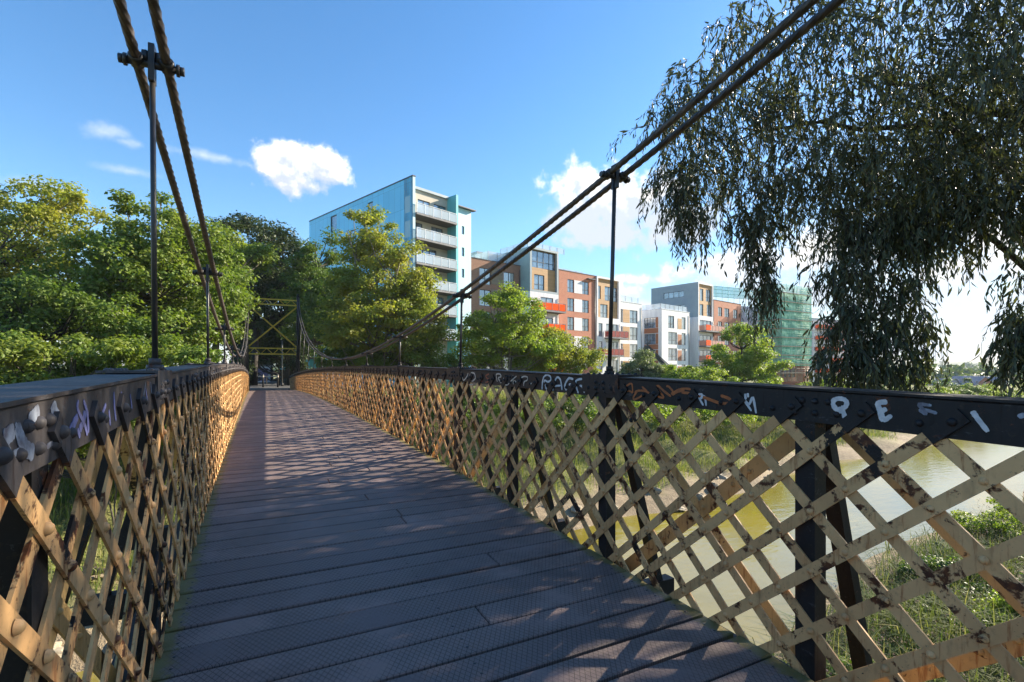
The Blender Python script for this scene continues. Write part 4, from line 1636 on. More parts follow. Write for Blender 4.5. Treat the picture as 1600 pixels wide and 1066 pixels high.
    sb = MB()
    for z in lifts:
        sb.box(-0.85, W + 1.7, -1.26, -0.4, z - 0.06, z)
        sb.box(-0.85, -0.1, -0.4, DS - 0.4, z - 0.06, z)
    for z in lifts:
        sb.box(-1.3, W + 2.1, -1.72, -1.62, z - 0.09, z + 0.09)
        sb.box(-1.4, -1.3, -1.72, DS - 0.4, z - 0.09, z + 0.09)
    sb.build('scaffold_boards', 'scaffold_board', B.root)
    # netting: sheets between the lifts, slack between the ties
    rn = random.Random(5)
    V, F = [], []

    def sheet(pa, pb, z0, z1, n, out):
        nv = 6
        o = len(V)
        ph, am, fq = rn.uniform(0, 6), rn.uniform(0.03, 0.14), rn.uniform(0.25, 0.7)
        for j in range(nv + 1):
            for i in range(n + 1):
                f, g = i / n, j / nv
                sag = am * math.sin(math.pi * g) * (0.6 + 0.4 * math.sin(f * n * fq + ph)) + rn.uniform(-0.012, 0.012)
                V.append((pa[0] + (pb[0] - pa[0]) * f + out[0] * sag, pa[1] + (pb[1] - pa[1]) * f + out[1] * sag, z0 + (z1 - z0) * g))
        for j in range(nv):
            for i in range(n):
                a = o + j * (n + 1) + i
                F.append((a, a + 1, a + n + 2, a + n + 1))
    zl = [zb] + [z for z in lifts if z > zb + 0.8] + [zt + 1.0]
    for a, b_ in zip(zl[:-1], zl[1:]):
        sheet((-1.0, -1.42), (W + 1.8, -1.42), a, b_ - 0.02, 24, (0, -1))
        sheet((-1.0, DS - 0.3), (-1.0, -1.42), a, b_ - 0.02, 30, (-1, 0))
        sheet((W + 1.8, -1.42), (W + 1.8, 1.5), a, b_ - 0.02, 6, (1, 0))
    np_mesh('netting', np.array(V), np.array(F), 'debris_net', B.root)
    mb = MB()
    z = B.z(561, W / 2, -1.4)
    mb.beam((-4.5, -1.6, z + 0.2), (W + 4.5, -1.6, z - 0.1), 0.10, 0.16)
    mb.build('scaffold_pole', 'scaffold_board', B.root)

    # scaffold deck on the roof behind
    B = Block.at('roof_scaffold', 1110, 122, 24, 'long green netted roof scaffold behind the small brick block', cat='scaffold')
    W = B.u(1192)
    za, zb = B.z(446.5), B.z(470)
    V, F = [], []
    sheet((0, 0), (W, 0), za - 2.6, za, 40, (0, -1))
    sheet((0, 6), (0, 0), za - 2.6, za, 10, (-1, 0))
    np_mesh('netting', np.array(V), np.array(F), 'debris_net', B.root)
    mb = MB()
    for z in (za - 2.6, za - 1.7, za - 0.8, za):
        mb.tube([(-0.3, 0.12, z), (W + 1, 0.12, z)], 0.05, 5)
    for k in range(10):
        a = W * k / 9
        mb.tube([(a, 0.15, za - 5), (a, 0.15, za + 0.6)], 0.045, 5)
    mb.build('scaffold_tubes', 'netting_steel', B.root)
    B.body(W, 9, GZ, za - 4.3, 'render_white', [(1 + 2.4 * k, 2.2 + 2.4 * k, za - 7, za - 5.2, 2) for k in range(7)], v0=1.0)

    # flats behind the willow
    B = Block.at('orange_balcony_block', 1264, 135, 30, 'pale apartment block with stacked orange balconies seen through the hanging willow')
    W = B.u(1345)
    zt = B.z(497)
    wl = []
    zf = [zt - 2.2 - 3.0 * i for i in range(6)]
    for f in zf:
        for k in range(4):
            wl.append((2.6 + 3.6 * k, 4.6 + 3.6 * k, f - 0.5, f + 1.4, 2))
    B.body(W, 14, -6, zt, 'render_white', wl)
    B.coping(0, W, 0, 14, zt)
    for f in zf:
        for k in range(3):
            B.balcony(3.0 + 4.6 * k, 6.2 + 4.6 * k, -1.3, -0.003, f - 0.55, 'orange_panel', post_mat='balcony_slab')
    B.box('corner_strip', -0.03, 1.6, -0.03, 0.05, -6, zt - 0.02, 'grey_cladding')
    # brick stair tower edge between scaffold and this block
    B = Block.at('brick_stair_tower', 1257.5, 128, 35, 'narrow brown brick stair tower at the right edge of the green netting', cat='stair tower')
    W = B.u(1264.5)
    B.body(W, 9, -4, B.z(493), 'brown_brick', [(0.3, W - 0.3, 4, 5.5, 1), (0.3, W - 0.3, 7.5, 9, 1)])
    B.coping(0, W, 0, 9, B.z(493))


row_of_flats()


def crane_arm():
    p = [pix(1001, 556, 62), pix(1009, 541, 62), pix(1047, 579, 62)]
    base = Vector((p[2][0], p[2][1], -1.2))
    t = thing('crane_arm', tuple(base), 'dark bent crane arm rising out of the trees before the white flats', 'crane')
    q = [Vector(a) - base for a in p]
    mb = MB()
    mb.beam(q[2], q[1], 0.28, 0.42)
    mb.beam(q[2] + Vector((0, 0, 0.5)), q[1] + Vector((0, 0, 0.35)), 0.1, 0.1)
    mb.build('boom', 'rod_iron', t)
    mb = MB()
    mb.beam(q[1], q[0], 0.22, 0.3)
    mb.tube([q[0], q[0] + Vector((0, 0, -0.9))], 0.03, 6)
    mb.build('jib', 'rod_iron', t)
    mb = MB()
    mb.beam(q[2], (0, 0, 0), 0.5, 0.5)
    mb.box(-0.8, 0.8, -0.8, 0.8, -0.6, 0.3)
    mb.build('mast', 'rod_iron', t)


crane_arm()


def far_houses():
    rn = random.Random(3)
    # row of small blue-grey gables
    specs = [(1489 + 10.5 * k, 10.5, 593, 608, 'house_blue', 'slate_roof') for k in range(3)]
    names = ['leftmost of three narrow pale blue gabled houses across the river', 'middle one of three narrow pale blue gabled houses across the river',
             'rightmost of three narrow pale blue gabled houses across the river']
    specs += [(1521, 37, 589, 612, 'red_brick', 'tile_roof'), (1549, 30, 590, 610, 'red_brick', 'slate_roof')]
    names += ['broad brick gabled house right of the pale blue gables', 'second brick gabled house partly behind the willow strands at right']
    for i, ((px, w, ya, yb, wm, rm), lab) in enumerate(zip(specs, names)):
        Zd = 150 + (2 if i == 4 else 0)
        x, y, zt = pix(px, ya, Zd)
        W = w / FPX * Zd / 0.9
        zb = EYE + (HORIZ - yb) / FPX * Zd - 1.5
        t = thing('gabled_house', (x, y, zb), lab, 'house', 'gabled houses across the river', -TH + math.radians(8))
        H = zt - zb
        he = H * (0.62 if W < 4 else 0.55)
        D = 9
        mb = MB()
        v = [(0, 0, 0), (W, 0, 0), (W, 0, he), (W / 2, 0, H - 0.15), (0, 0, he), (0, D, 0), (W, D, 0), (W, D, he), (W / 2, D, H - 0.15), (0, D, he)]
        mb.add(v, [(0, 1, 2, 3, 4), (9, 8, 7, 6, 5), (0, 4, 9, 5), (1, 6, 7, 2), (0, 5, 6, 1)])
        mb.build('wall', wm, t)
        mb = MB()
        for s in (0, 1):
            a = (-0.25, he - 0.2) if s == 0 else (W + 0.25, he - 0.2)
            b = (W / 2, H)
            n = 0.18
            v = [(a[0], -0.3, a[1]), (b[0], -0.3, b[1]), (b[0], D + 0.3, b[1]), (a[0], D + 0.3, a[1])]
            v += [(p_[0], p_[1], p_[2] + n) for p_ in v]
            mb.add(v, [(0, 1, 2, 3), (4, 7, 6, 5), (0, 4, 5, 1), (1, 5, 6, 2), (2, 6, 7, 3), (3, 7, 4, 0)])
        mb.build('roof', rm, t)
        wn = 1 if W < 4 else 3
        for r_ in range(2):
            for k in range(wn):
                c = W * (k + 0.5) / wn
                mb = MB()
                mb.box(c - 0.45, c + 0.45, -0.04, 0.03, 0.9 + 2.4 * r_, 2.2 + 2.4 * r_)
                mb.build('window', 'window_glass', t)
    # long pale roofed shed behind
    x, y, zt = pix(1452, 588, 170)
    t = thing('long_shed', (x, y, -7), 'long low shed with pale grey roof behind the gabled houses', 'shed', None, -TH)
    W, D = 26, 10
    he = zt + 7 - 1.6
    mb = MB()
    mb.box(0, W, 0, D, 0, he)
    mb.build('wall', 'house_blue', t)
    mb = MB()
    v = [(-0.3, -0.4, he), (W + 0.3, -0.4, he), (W + 0.3, D / 2, he + 1.7), (-0.3, D / 2, he + 1.7), (W + 0.3, D + 0.4, he), (-0.3, D + 0.4, he)]
    mb.add(v, [(0, 1, 2, 3), (3, 2, 4, 5), (0, 3, 5), (1, 4, 2), (0, 5, 4, 1)])
    mb.build('roof', 'slate_roof', t)


far_houses()

# ------------------------------------------------------------------ far end of the bridge


def far_end():
    # abutments and path
    for (ya, yb, lab) in ((T_FAR + 0.1, T_FAR + 6, 'concrete abutment under the far end of the bridge'), (T_NEAR - 6, T_NEAR - 0.3, 'concrete abutment under the near end of the bridge')):
        mb = MB()
        mb.box(-1.6, 3.7, ya, yb, -4.0, -0.35)
        tag(mb.build('abutment', 'concrete'), lab, 'abutment')
    mb = MB()
    mb.box(-0.9, 3.0, T_FAR + 0.35, 75, -1.2, -0.14)
    mb.box(-0.9, 3.0, -60, T_NEAR - 0.35, -1.2, -0.19)
    tag(mb.build('path', 'path_asphalt'), 'asphalt footpath leading off the bridge', 'path', kind='structure')
    pz = -0.14
    for i, (px, lab) in enumerate(((411, 'bollard with a pale band left of centre at the far bridge end'), (434, 'bollard with a pale band at the foot of the dark fence'))):
        x, y, _ = pix(px, 600, 40)
        t = thing('bollard', (x, y, pz), lab, 'bollard', 'bollards at the far end')
        mb = MB()
        mb.tube([(0, 0, 0), (0, 0, 0.95), (0, 0, 1.02), (0, 0, 1.05)], [0.07, 0.07, 0.055, 0.02], 12)
        mb.build('post', 'rod_iron', t)
        mb = MB()
        mb.tube([(0, 0, 0.78), (0, 0, 0.92)], 0.074, 12)
        mb.build('band', 'paint_cream', t)
    # low rail across the path
    x, y, _ = pix(395, 595, 48)
    t = thing('barrier_rail', (x, y, pz), 'low pale barrier rail across the path beyond the bollards', 'barrier', None, -TH)
    mb = MB()
    mb.beam((0, 0, 0.75), (2.6, 0, 0.75), 0.06, 0.12)
    mb.build('rail', 'paint_cream', t)
    for k in (0.1, 1.3, 2.5):
        mb = MB()
        mb.box(k - 0.05, k + 0.05, -0.05, 0.05, 0, 0.70)
        mb.build('post', 'rod_iron', t)
    # painted board at the end of the path
    x, y, _ = pix(397.5, 590, 56)
    t = thing('graffiti_board', (x, y, pz), 'white framed board covered in purple graffiti at the end of the path', 'board', None, -TH)
    W = 22 / FPX * 56
    mb = MB()
    mb.box(0, W, 0, 0.15, 0.1, 1.55)
    mb.build('panel', 'graffiti_purple', t)
    mb = MB()
    mb.box(-0.12, -0.002, -0.05, 0.2, 0, 1.75)
    mb.box(W + 0.002, W + 0.12, -0.05, 0.2, 0, 1.75)
    mb.box(-0.002, W + 0.002, -0.05, 0.2, 1.56, 1.75)
    mb.box(-0.002, W + 0.002, -0.05, 0.2, -0.1, 0.095)
    mb.build('frame', 'render_white', t)
    mb = MB()
    mb.box(-0.2, W + 0.2, -0.1, 0.25, 1.76, 1.95)
    mb.build('coping', 'concrete', t)
    # dark board fence and teal hoarding to the right of the path
    x, y, _ = pix(435, 590, 44)
    t = thing('board_fence', (x, y, pz), 'dark board fence beside the path right of the far tower gate', 'fence', None, -TH + math.radians(20))
    for k in range(5):
        mb = MB()
        mb.box(k * 0.75, k * 0.75 + 0.1, -0.06, 0.06, 0, 1.5)
        mb.build('post', 'bark_dark', t)
    mb = MB()
    for k in range(20):
        mb.box(0.02 + k * 0.15, 0.155 + k * 0.15, 0.065, 0.09, 0.05, 1.35 + 0.03 * (k % 3))
    mb.build('boards', 'bark_dark', t)
    x, y, _ = pix(437, 580, 54)
    t = thing('teal_cabin', (x, y, -0.6), 'teal and blue panelled cabin glimpsed through the far bridge gateway', 'cabin', None, -TH + math.radians(14))
    mb = MB()
    mb.box(0, 4.2, 0, 3.0, 0, 3.0)
    mb.build('wall', 'teal_cladding', t)
    mb = MB()
    mb.box(-0.1, 4.3, -0.1, 3.1, 3.005, 3.2)
    mb.build('roof', 'roof_grey', t)
    for k in range(3):
        mb = MB()
        mb.box(0.02 + k * 1.3, 0.42 + k * 1.3, -0.05, -0.003, 0.05, 2.95)
        mb.build('panel', 'blue_cladding', t)
    x, y, _ = pix(441, 560, 43)
    t = thing('sign_post', (x, y, pz), 'thin tall grey post standing beside the path at the far end', 'post')
    mb = MB()
    mb.tube([(0, 0, 0), (0, 0, 3.9)], 0.045, 8)
    mb.build('pole', 'netting_steel', t)
    mb = MB()
    mb.tube([(0, 0, 0), (0, 0, 0.25)], 0.09, 8)
    mb.build('base', 'rod_iron', t)


m_, t_, b_ = new_mat('graffiti_purple')
v_ = t_.node('ShaderNodeTexCoord').outputs['Object']
n_ = t_.noise(v_, 4.5, 3, 0.7, 1.5)
t_.put(b_.inputs['Base Color'], t_.mix(t_.ramp(n_, 0.42, 0.6), (0.10, 0.09, 0.20), (0.30, 0.20, 0.34)))
far_end()

# ------------------------------------------------------------------ vegetation


def rot_frames(rng, n, up_bias=0.5):
    """random leaf normals leaning upward, with a random in-plane axis"""
    N = rng.normal(size=(n, 3))
    N[:, 2] = np.abs(N[:, 2]) + up_bias
    N /= np.linalg.norm(N, axis=1)[:, None]
    A = rng.normal(size=(n, 3))
    A -= N * (A * N).sum(1)[:, None]
    A /= np.linalg.norm(A, axis=1)[:, None]
    return N, A


def leaf_quads(rng, P, size, aspect=0.62, up_bias=0.5, N=None, A=None, droop=0.0):
    n = len(P)
    if N is None:
        N, A = rot_frames(rng, n, up_bias)
    A = A.copy()
    A[:, 2] -= droop
    A /= np.linalg.norm(A, axis=1)[:, None]
    B = np.cross(N, A)
    B /= np.linalg.norm(B, axis=1)[:, None]
    s = size * rng.uniform(0.65, 1.3, n)[:, None]
    w = s * aspect * 0.5
    fold = N * s * 0.10
    V = np.stack([P, P + A * s * 0.45 + B * w - fold, P + A * s, P + A * s * 0.45 - B * w - fold], 1).reshape(-1, 3)
    F = np.arange(n * 4).reshape(-1, 4)
    return V, F


def make_tree(name, base, crown, leaf, label, seed, nclump=70, per=150, size=0.2, clump=0.85, bark='bark', trunk_r=0.2,
              cat='tree', group=None, stems=1, aspect=0.7, limbs=True, fork=0.3, shell=0.5):
    """crown: ellipsoids (x,y,z,rx,ry,rz) in world space; leaves in clumps spread through them"""
    rng = np.random.default_rng(seed)
    size, per, clump = size * 0.88, int(per * 1.3), clump * 1.02
    if name.endswith('tree'):
        nclump = int(nclump * 1.25)
    base = np.array(base, float)
    root = thing(name, tuple(base), label, cat, group)
    vol = np.array([c[3] * c[4] * c[5] for c in crown]) ** 0.75
    pick = rng.choice(len(crown), nclump, p=vol / vol.sum())
    C = []
    for i in pick:
        c = np.array(crown[i])
        d = rng.normal(size=3)
        d /= np.linalg.norm(d)
        r = rng.uniform(0, 1) ** (1 / 3)
        r = max(r, shell * rng.uniform(0.6, 1.0))
        C.append(c[:3] + d * r * c[3:])
    C = np.array(C)
    Ps, Ns, As = [], [], []
    ctr = np.array([c[:3] for c in crown]).mean(0)
    for c in C:
        k = int(per * rng.uniform(0.55, 1.45))
        R = clump * rng.uniform(0.6, 1.25)
        d = rng.normal(size=(k, 3))
        d /= np.linalg.norm(d, axis=1)[:, None]
        rr = rng.uniform(0, 1, k) ** 0.5
        P = c + d * rr[:, None] * np.array([R, R, R * 0.55])
        N, A = rot_frames(rng, k, 0.55)
        N = N + d * 0.5
        N /= np.linalg.norm(N, axis=1)[:, None]
        A = A - N * (A * N).sum(1)[:, None]
        A /= np.linalg.norm(A, axis=1)[:, None]
        Ps.append(P), Ns.append(N), As.append(A)
    P, N, A = np.concatenate(Ps), np.concatenate(Ns), np.concatenate(As)
    keep = P[:, 2] > base[2] + 0.05
    P, N, A = P[keep], N[keep], A[keep]
    V, F = leaf_quads(rng, P, size, aspect, N=N, A=A, droop=0.25)
    np_mesh('crown', V - base, F, leaf, root)
    # trunk and limbs
    mb = MB()
    zc = min(c[2] for c in crown)
    top = max(c[2] + c[5] * 0.6 for c in crown)
    rnd = random.Random(seed)
    heads = []
    for s in range(stems):
        a = 2 * math.pi * s / max(1, stems) + rnd.random()
        lean = 0.0 if stems == 1 else rnd.uniform(0.10, 0.22) * (top - base[2])
        H = (top - base[2]) * rnd.uniform(0.75, 0.9)
        pts, rad = [], []
        for i in range(7):
            f = i / 6
            xy = (ctr[:2] - base[:2]) * f * 0.8 + np.array([math.cos(a), math.sin(a)]) * lean * f ** 1.2
            pts.append((xy[0] + rnd.uniform(-0.1, 0.1) * f, xy[1] + rnd.uniform(-0.1, 0.1) * f, H * f - (0.3 if i == 0 else 0)))
            rad.append(trunk_r * (1.25 if i == 0 else 1 - 0.82 * f) / (stems ** 0.5))
        mb.tube(pts, rad, 8)
        heads.append(pts)
    if limbs:
        for c in C[rng.permutation(len(C))[:int(len(C) * 0.6)]]:
            c = c - base
            pts = heads[rnd.randrange(len(heads))]
            best = min(range(1, 6), key=lambda i: abs(pts[i][2] - (c[2] - 0.55 * math.hypot(c[0] - pts[i][0], c[1] - pts[i][1]))))
            p0 = Vector(pts[best])
            p1 = Vector(c)
            m = (p0 + p1) / 2 + Vector((rnd.uniform(-.3, .3), rnd.uniform(-.3, .3), -0.12 * (p1 - p0).length))
            r0 = trunk_r * 0.30 / (stems ** 0.3)
            mb.tube([p0, (p0 + m) / 2, m, (m + p1) / 2, p1], [r0, r0 * 0.8, r0 * 0.6, r0 * 0.4, r0 * 0.18], 5)
    mb.build('trunk', bark, root)
    return root


def E(px, py, Z, rpx, rpy, rd=None):
    """ellipsoid of foliage from its bearing, distance and apparent half-sizes"""
    x, y, z = pix(px, py, Z)
    rx, rz = rpx / FPX * Z, rpy / FPX * Z
    return (x, y, z, rx, rd or rx, rz)


def gbase(px, Z, z=None):
    x, y, _ = pix(px, 577, Z)
    return (x, y, float(terrain(x, y)) - 0.1 if z is None else z)


def plant_trees():
    LG = 'trees on the left of the far bank'
    T = make_tree
    T('broadleaf_tree', gbase(60, 25), [E(70, 350, 25, 100, 75), E(20, 400, 24, 80, 70), E(110, 420, 25, 90, 60), E(-60, 400, 26, 100, 120), E(40, 320, 25, 70, 45)], 'leaf_yellow',
      'tall thin yellowing tree at the far left edge', 1, 120, 130, 0.20, 0.8, group=LG, trunk_r=0.26, stems=2)
    T('broadleaf_tree', gbase(245, 24), [E(245, 380, 24, 95, 75), E(190, 440, 23, 100, 75), E(290, 430, 24, 85, 70), E(240, 500, 23, 120, 60)], 'leaf_maple',
      'bright green leafy tree behind the left cable hanger', 2, 150, 170, 0.20, 0.8, group=LG, trunk_r=0.28)
    T('broadleaf_tree', gbase(70, 20), [E(60, 480, 20, 120, 55), E(-60, 500, 20, 120, 70), E(150, 510, 20.5, 80, 50)], 'leaf_mid',
      'dark spreading lower tree in front of the yellowing tree', 3, 110, 170, 0.18, 0.7, group=LG, trunk_r=0.2, bark='bark_dark')
    T('broadleaf_tree', gbase(170, 18), [E(150, 560, 18.5, 130, 45), E(50, 570, 18, 120, 45), E(250, 565, 19, 90, 40), E(-70, 575, 18, 110, 60)], 'leaf_maple',
      'low sunlit leafy tree just above the left railing', 4, 130, 180, 0.16, 0.6, group=LG, trunk_r=0.16)
    T('broadleaf_tree', gbase(335, 29), [E(325, 415, 29, 58, 70), E(345, 450, 29, 36, 60), E(300, 510, 28, 60, 60), E(385, 400, 32, 36, 32)], 'leaf_maple',
      'rounded green tree left of the far tower overhanging it', 5, 120, 170, 0.22, 0.9, group=LG, trunk_r=0.28)
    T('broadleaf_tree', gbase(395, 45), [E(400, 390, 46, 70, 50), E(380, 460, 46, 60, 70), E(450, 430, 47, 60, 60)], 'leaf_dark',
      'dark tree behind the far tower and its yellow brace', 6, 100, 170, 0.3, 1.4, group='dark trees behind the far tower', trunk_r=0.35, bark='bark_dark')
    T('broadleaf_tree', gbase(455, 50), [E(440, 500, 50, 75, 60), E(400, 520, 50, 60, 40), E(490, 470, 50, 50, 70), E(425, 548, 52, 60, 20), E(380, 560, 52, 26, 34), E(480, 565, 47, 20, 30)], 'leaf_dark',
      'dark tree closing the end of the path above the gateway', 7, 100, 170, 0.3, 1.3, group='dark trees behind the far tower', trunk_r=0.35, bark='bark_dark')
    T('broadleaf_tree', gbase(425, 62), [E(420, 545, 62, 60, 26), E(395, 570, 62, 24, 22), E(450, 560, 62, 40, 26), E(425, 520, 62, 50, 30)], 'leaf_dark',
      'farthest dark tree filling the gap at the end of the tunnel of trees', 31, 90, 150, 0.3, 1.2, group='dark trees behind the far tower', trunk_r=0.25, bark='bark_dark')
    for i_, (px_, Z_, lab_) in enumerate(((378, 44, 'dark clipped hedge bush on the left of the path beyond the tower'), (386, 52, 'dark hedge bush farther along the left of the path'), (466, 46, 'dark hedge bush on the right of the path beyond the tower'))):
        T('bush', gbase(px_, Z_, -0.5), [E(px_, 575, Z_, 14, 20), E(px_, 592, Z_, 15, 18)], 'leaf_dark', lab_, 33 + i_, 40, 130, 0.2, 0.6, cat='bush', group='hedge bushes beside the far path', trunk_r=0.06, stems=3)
    T('conifer_tree', gbase(500, 44), [E(500, 375, 44, 22, 40), E(500, 430, 44, 45, 45), E(500, 490, 44, 65, 60), E(470, 440, 44, 40, 60)], 'leaf_mid',
      'pointed dark green tree left of the blue tower', 8, 100, 170, 0.24, 0.9, group='trees before the blue tower', trunk_r=0.25)
    T('multi_stem_tree', gbase(590, 36), [E(575, 365, 36, 44, 46), E(615, 385, 36, 36, 36), E(605, 440, 36, 75, 48), E(550, 415, 36, 48, 46), E(590, 500, 35.5, 100, 55), E(660, 495, 36, 52, 42), E(655, 450, 36, 44, 26)], 'leaf_yellow',
      'tall yellow green tree with several stems in front of the blue tower', 9, 190, 165, 0.22, 0.85, group='trees before the blue tower', trunk_r=0.3, stems=4, bark='bark_pale')
    T('broadleaf_tree', gbase(545, 40), [E(540, 480, 40, 60, 60), E(520, 540, 39, 36, 45), E(560, 545, 38, 50, 40)], 'leaf_mid',
      'green tree low behind the rope cable at the far tower', 10, 90, 160, 0.22, 0.9, group='trees before the blue tower', trunk_r=0.2)
    T('broadleaf_tree', gbase(650, 37), [E(640, 545, 37, 60, 38), E(680, 560, 37, 35, 30), E(600, 560, 36, 50, 30)], 'leaf_maple',
      'low bushy tree under the balconies of the blue tower', 11, 80, 150, 0.2, 0.7, group='trees before the blue tower', trunk_r=0.14)
    T('broadleaf_tree', gbase(795, 38), [E(795, 500, 38, 60, 46), E(768, 530, 38, 56, 44), E(830, 545, 38, 52, 36), E(790, 470, 38, 32, 26), E(740, 555, 38, 40, 34)], 'leaf_bright',
      'light green bushy tree in front of the brown brick block', 12, 150, 150, 0.2, 0.75, group='trees before the brick flats', trunk_r=0.2, stems=3, bark='bark_pale')
    T('broadleaf_tree', gbase(868, 40), [E(868, 548, 40, 56, 34), E(908, 562, 40, 34, 26), E(845, 575, 40, 46, 28), E(868, 530, 40, 26, 18)], 'leaf_yellow',
      'wide yellow green tree in front of the red brick block', 13, 120, 140, 0.2, 0.7, group='trees before the brick flats', trunk_r=0.18, stems=3, bark='bark_pale')
    T('small_willow_tree', gbase(1003, 48), [E(1003, 575, 48, 24, 26), E(1020, 585, 48, 26, 20), E(985, 590, 48, 18, 18)], 'leaf_silver',
      'small silvery green tree left of the crane arm', 14, 60, 140, 0.2, 0.7, trunk_r=0.12, group='trees on the right of the far bank')
    T('broadleaf_tree', gbase(1085, 45), [E(1075, 585, 45, 45, 18), E(1110, 592, 45, 35, 16), E(1045, 595, 45, 30, 15)], 'leaf_bright',
      'low spreading yellow green tree right of the crane arm', 15, 70, 150, 0.18, 0.6, trunk_r=0.12, group='trees on the right of the far bank')
    T('broadleaf_tree', gbase(1160, 52), [E(1155, 545, 52, 48, 30), E(1185, 570, 52, 40, 26), E(1125, 575, 52, 38, 26), E(1160, 518, 52, 26, 16), E(1160, 595, 52, 60, 20)], 'leaf_bright',
      'rounded bright green tree in front of the green scaffolding', 16, 110, 160, 0.24, 0.85, trunk_r=0.22, group='trees on the right of the far bank', bark='bark_dark')
    specs = [(1290, 604, 60, 45, 16, 'leaf_bright', 'green riverside bush right of the scaffolding'),
             (1420, 570, 75, 30, 30, 'leaf_mid', 'rounded bush behind the longest hanging willow strands'),
             (1440, 608, 62, 50, 18, 'leaf_bright', 'bright bush above the railing below the willow strands'),
             (1520, 612, 78, 50, 13, 'leaf_bright', 'bright green bush in front of the gabled houses'),
             (1500, 605, 70, 34, 16, 'leaf_mid', 'dark green bush left of the brick gabled house'),
             (1590, 612, 82, 45, 14, 'leaf_bright', 'bright bush at the right edge above the railing'),
             (1370, 612, 66, 45, 15, 'leaf_mid', 'riverside bush under the hanging willow'),
             (1230, 612, 56, 40, 12, 'leaf_mid', 'low bush at the foot of the green scaffolding'),
             (1700, 600, 85, 70, 24, 'leaf_mid', 'riverside bush beyond the right edge')]
    for i, (px, py, Z, a, b, lf, lab) in enumerate(specs):
        x, y, z = pix(px, py, Z)
        gz = float(terrain(x, y))
        T('bush', (x, y, min(gz, z - 1)), [E(px, py, Z, a, b), E(px - a * 0.5, py + b * 0.7, Z, a * 0.6, b * 0.8), E(px + a * 0.5, py + b * 0.7, Z, a * 0.6, b * 0.8), E(px, py + b * 1.4, Z, a, b)], lf, lab, 40 + i,
          55, 130, 0.22, 0.75, cat='bush', group='bushes along the far bank', trunk_r=0.08, stems=3)
    for i, (px, py, Z, a, b, lf, lab) in enumerate([(1560, 770, 19, 70, 34, 'leaf_bright', 'bright green shrub at the water edge on the near bank at far right'),
                                                    (1490, 850, 14, 60, 34, 'leaf_mid', 'mid green shrub among the reeds right of the raking strut'),
                                                    (1640, 860, 11, 80, 50, 'leaf_bright', 'yellow green shrub on the near bank at the right edge'),
                                                    (1350, 960, 9.5, 60, 34, 'leaf_mid', 'low leafy shrub in the reeds below the near right post')]):
        x, y, z = pix(px, py, Z)
        gz = float(terrain(x, y))
        rz_ = b / FPX * Z
        T('shrub', (x, y, gz - 0.05), [(x, y, gz + rz_, a / FPX * Z, a / FPX * Z, rz_), (x + 0.5, y + 0.3, gz + rz_ * 0.7, a / FPX * Z * 0.7, a / FPX * Z * 0.7, rz_ * 0.8)], lf, lab, 110 + i, 45, 120, 0.10, 0.32,
          cat='shrub', group='shrubs on the near bank', trunk_r=0.035, stems=3)
    # bushes at the foot of the trees, seen through the lattice
    k = 0
    rn = random.Random(8)
    for (px, py, Z, a, b, lf, lab) in [(700, 625, 30, 55, 26, 'leaf_mid', 'bramble bush at the foot of the blue tower seen through the lattice'),
                                       (800, 640, 31, 60, 26, 'leaf_maple', 'green bush under the tree before the brown brick block'),
                                       (900, 640, 33, 55, 24, 'leaf_mid', 'green bush under the hanger before the red brick block'),
                                       (990, 640, 35, 55, 20, 'leaf_bright', 'grassy bush on the bank below the crane arm'),
                                       (1100, 638, 38, 60, 18, 'leaf_bright', 'long green bush on the bank below the bright tree'),
                                       (1200, 640, 42, 60, 16, 'leaf_mid', 'green bush on the bank below the scaffolding'),
                                       (610, 620, 31, 50, 26, 'leaf_dark', 'dark bush beside the far abutment on the right'),
                                       (180, 665, 16.5, 90, 30, 'leaf_maple', 'leafy bush behind the left lattice'),
                                       (40, 670, 16, 90, 32, 'leaf_maple', 'leafy bush at the far left behind the lattice'),
                                       (300, 650, 20, 50, 36, 'leaf_mid', 'dark bush beside the far abutment on the left')]:
        x, y, z = pix(px, py, Z)
        gz = float(terrain(x, y))
        T('bush', (x, y, gz - 0.1), [E(px, py, Z, a, b), E(px + a * 0.6, py + b * 0.5, Z, a * 0.7, b * 0.8), E(px - a * 0.6, py + b * 0.5, Z, a * 0.7, b * 0.8)], lf, lab, 70 + k, 50, 120, 0.17, 0.5,
          cat='bush', group='bushes at the foot of the bank trees', trunk_r=0.06, stems=3)
        k += 1


plant_trees()


def far_woods():
    rng = np.random.default_rng(77)
    # tree belt on the flat land and hills, one mass
    Ps, S = [], []
    n = 900
    for i in range(n):
        az = rng.uniform(math.radians(-50), math.radians(100))
        R = rng.choice([rng.uniform(210, 420), rng.uniform(420, 700), rng.uniform(720, 1500)])
        x, y = R * math.sin(az), R * math.cos(az)
        if R < 700:
            z0 = -4
        else:
            f = (R - 700) / 900
            hgt = 13 + 8 * math.sin(az * 7 + 1) + 5 * math.sin(az * 17) + 3 * math.sin(az * 41)
            z0 = -4 + max(0, hgt) * 1.1 * math.sin(f * math.pi * 0.5) ** 1.3
        k = 60
        sz = rng.uniform(3, 6)
        d = rng.normal(size=(k, 3))
        d /= np.linalg.norm(d, axis=1)[:, None]
        Ps.append(np.array([x, y, z0 + sz * 0.6]) + d * np.array([sz, sz, sz * 0.75]) * rng.uniform(0.7, 1, (k, 1)))
        S.append(np.full(k, sz * 0.55))
    P = np.concatenate(Ps)
    V, F = leaf_quads(rng, P, np.concatenate(S), 0.8)
    tag(np_mesh('distant_woods', V, F, 'leaf_far'), 'distant belt of woods on the plain and hills', 'woods', kind='stuff')


# leaf_quads with per-leaf sizes
_lq = leaf_quads


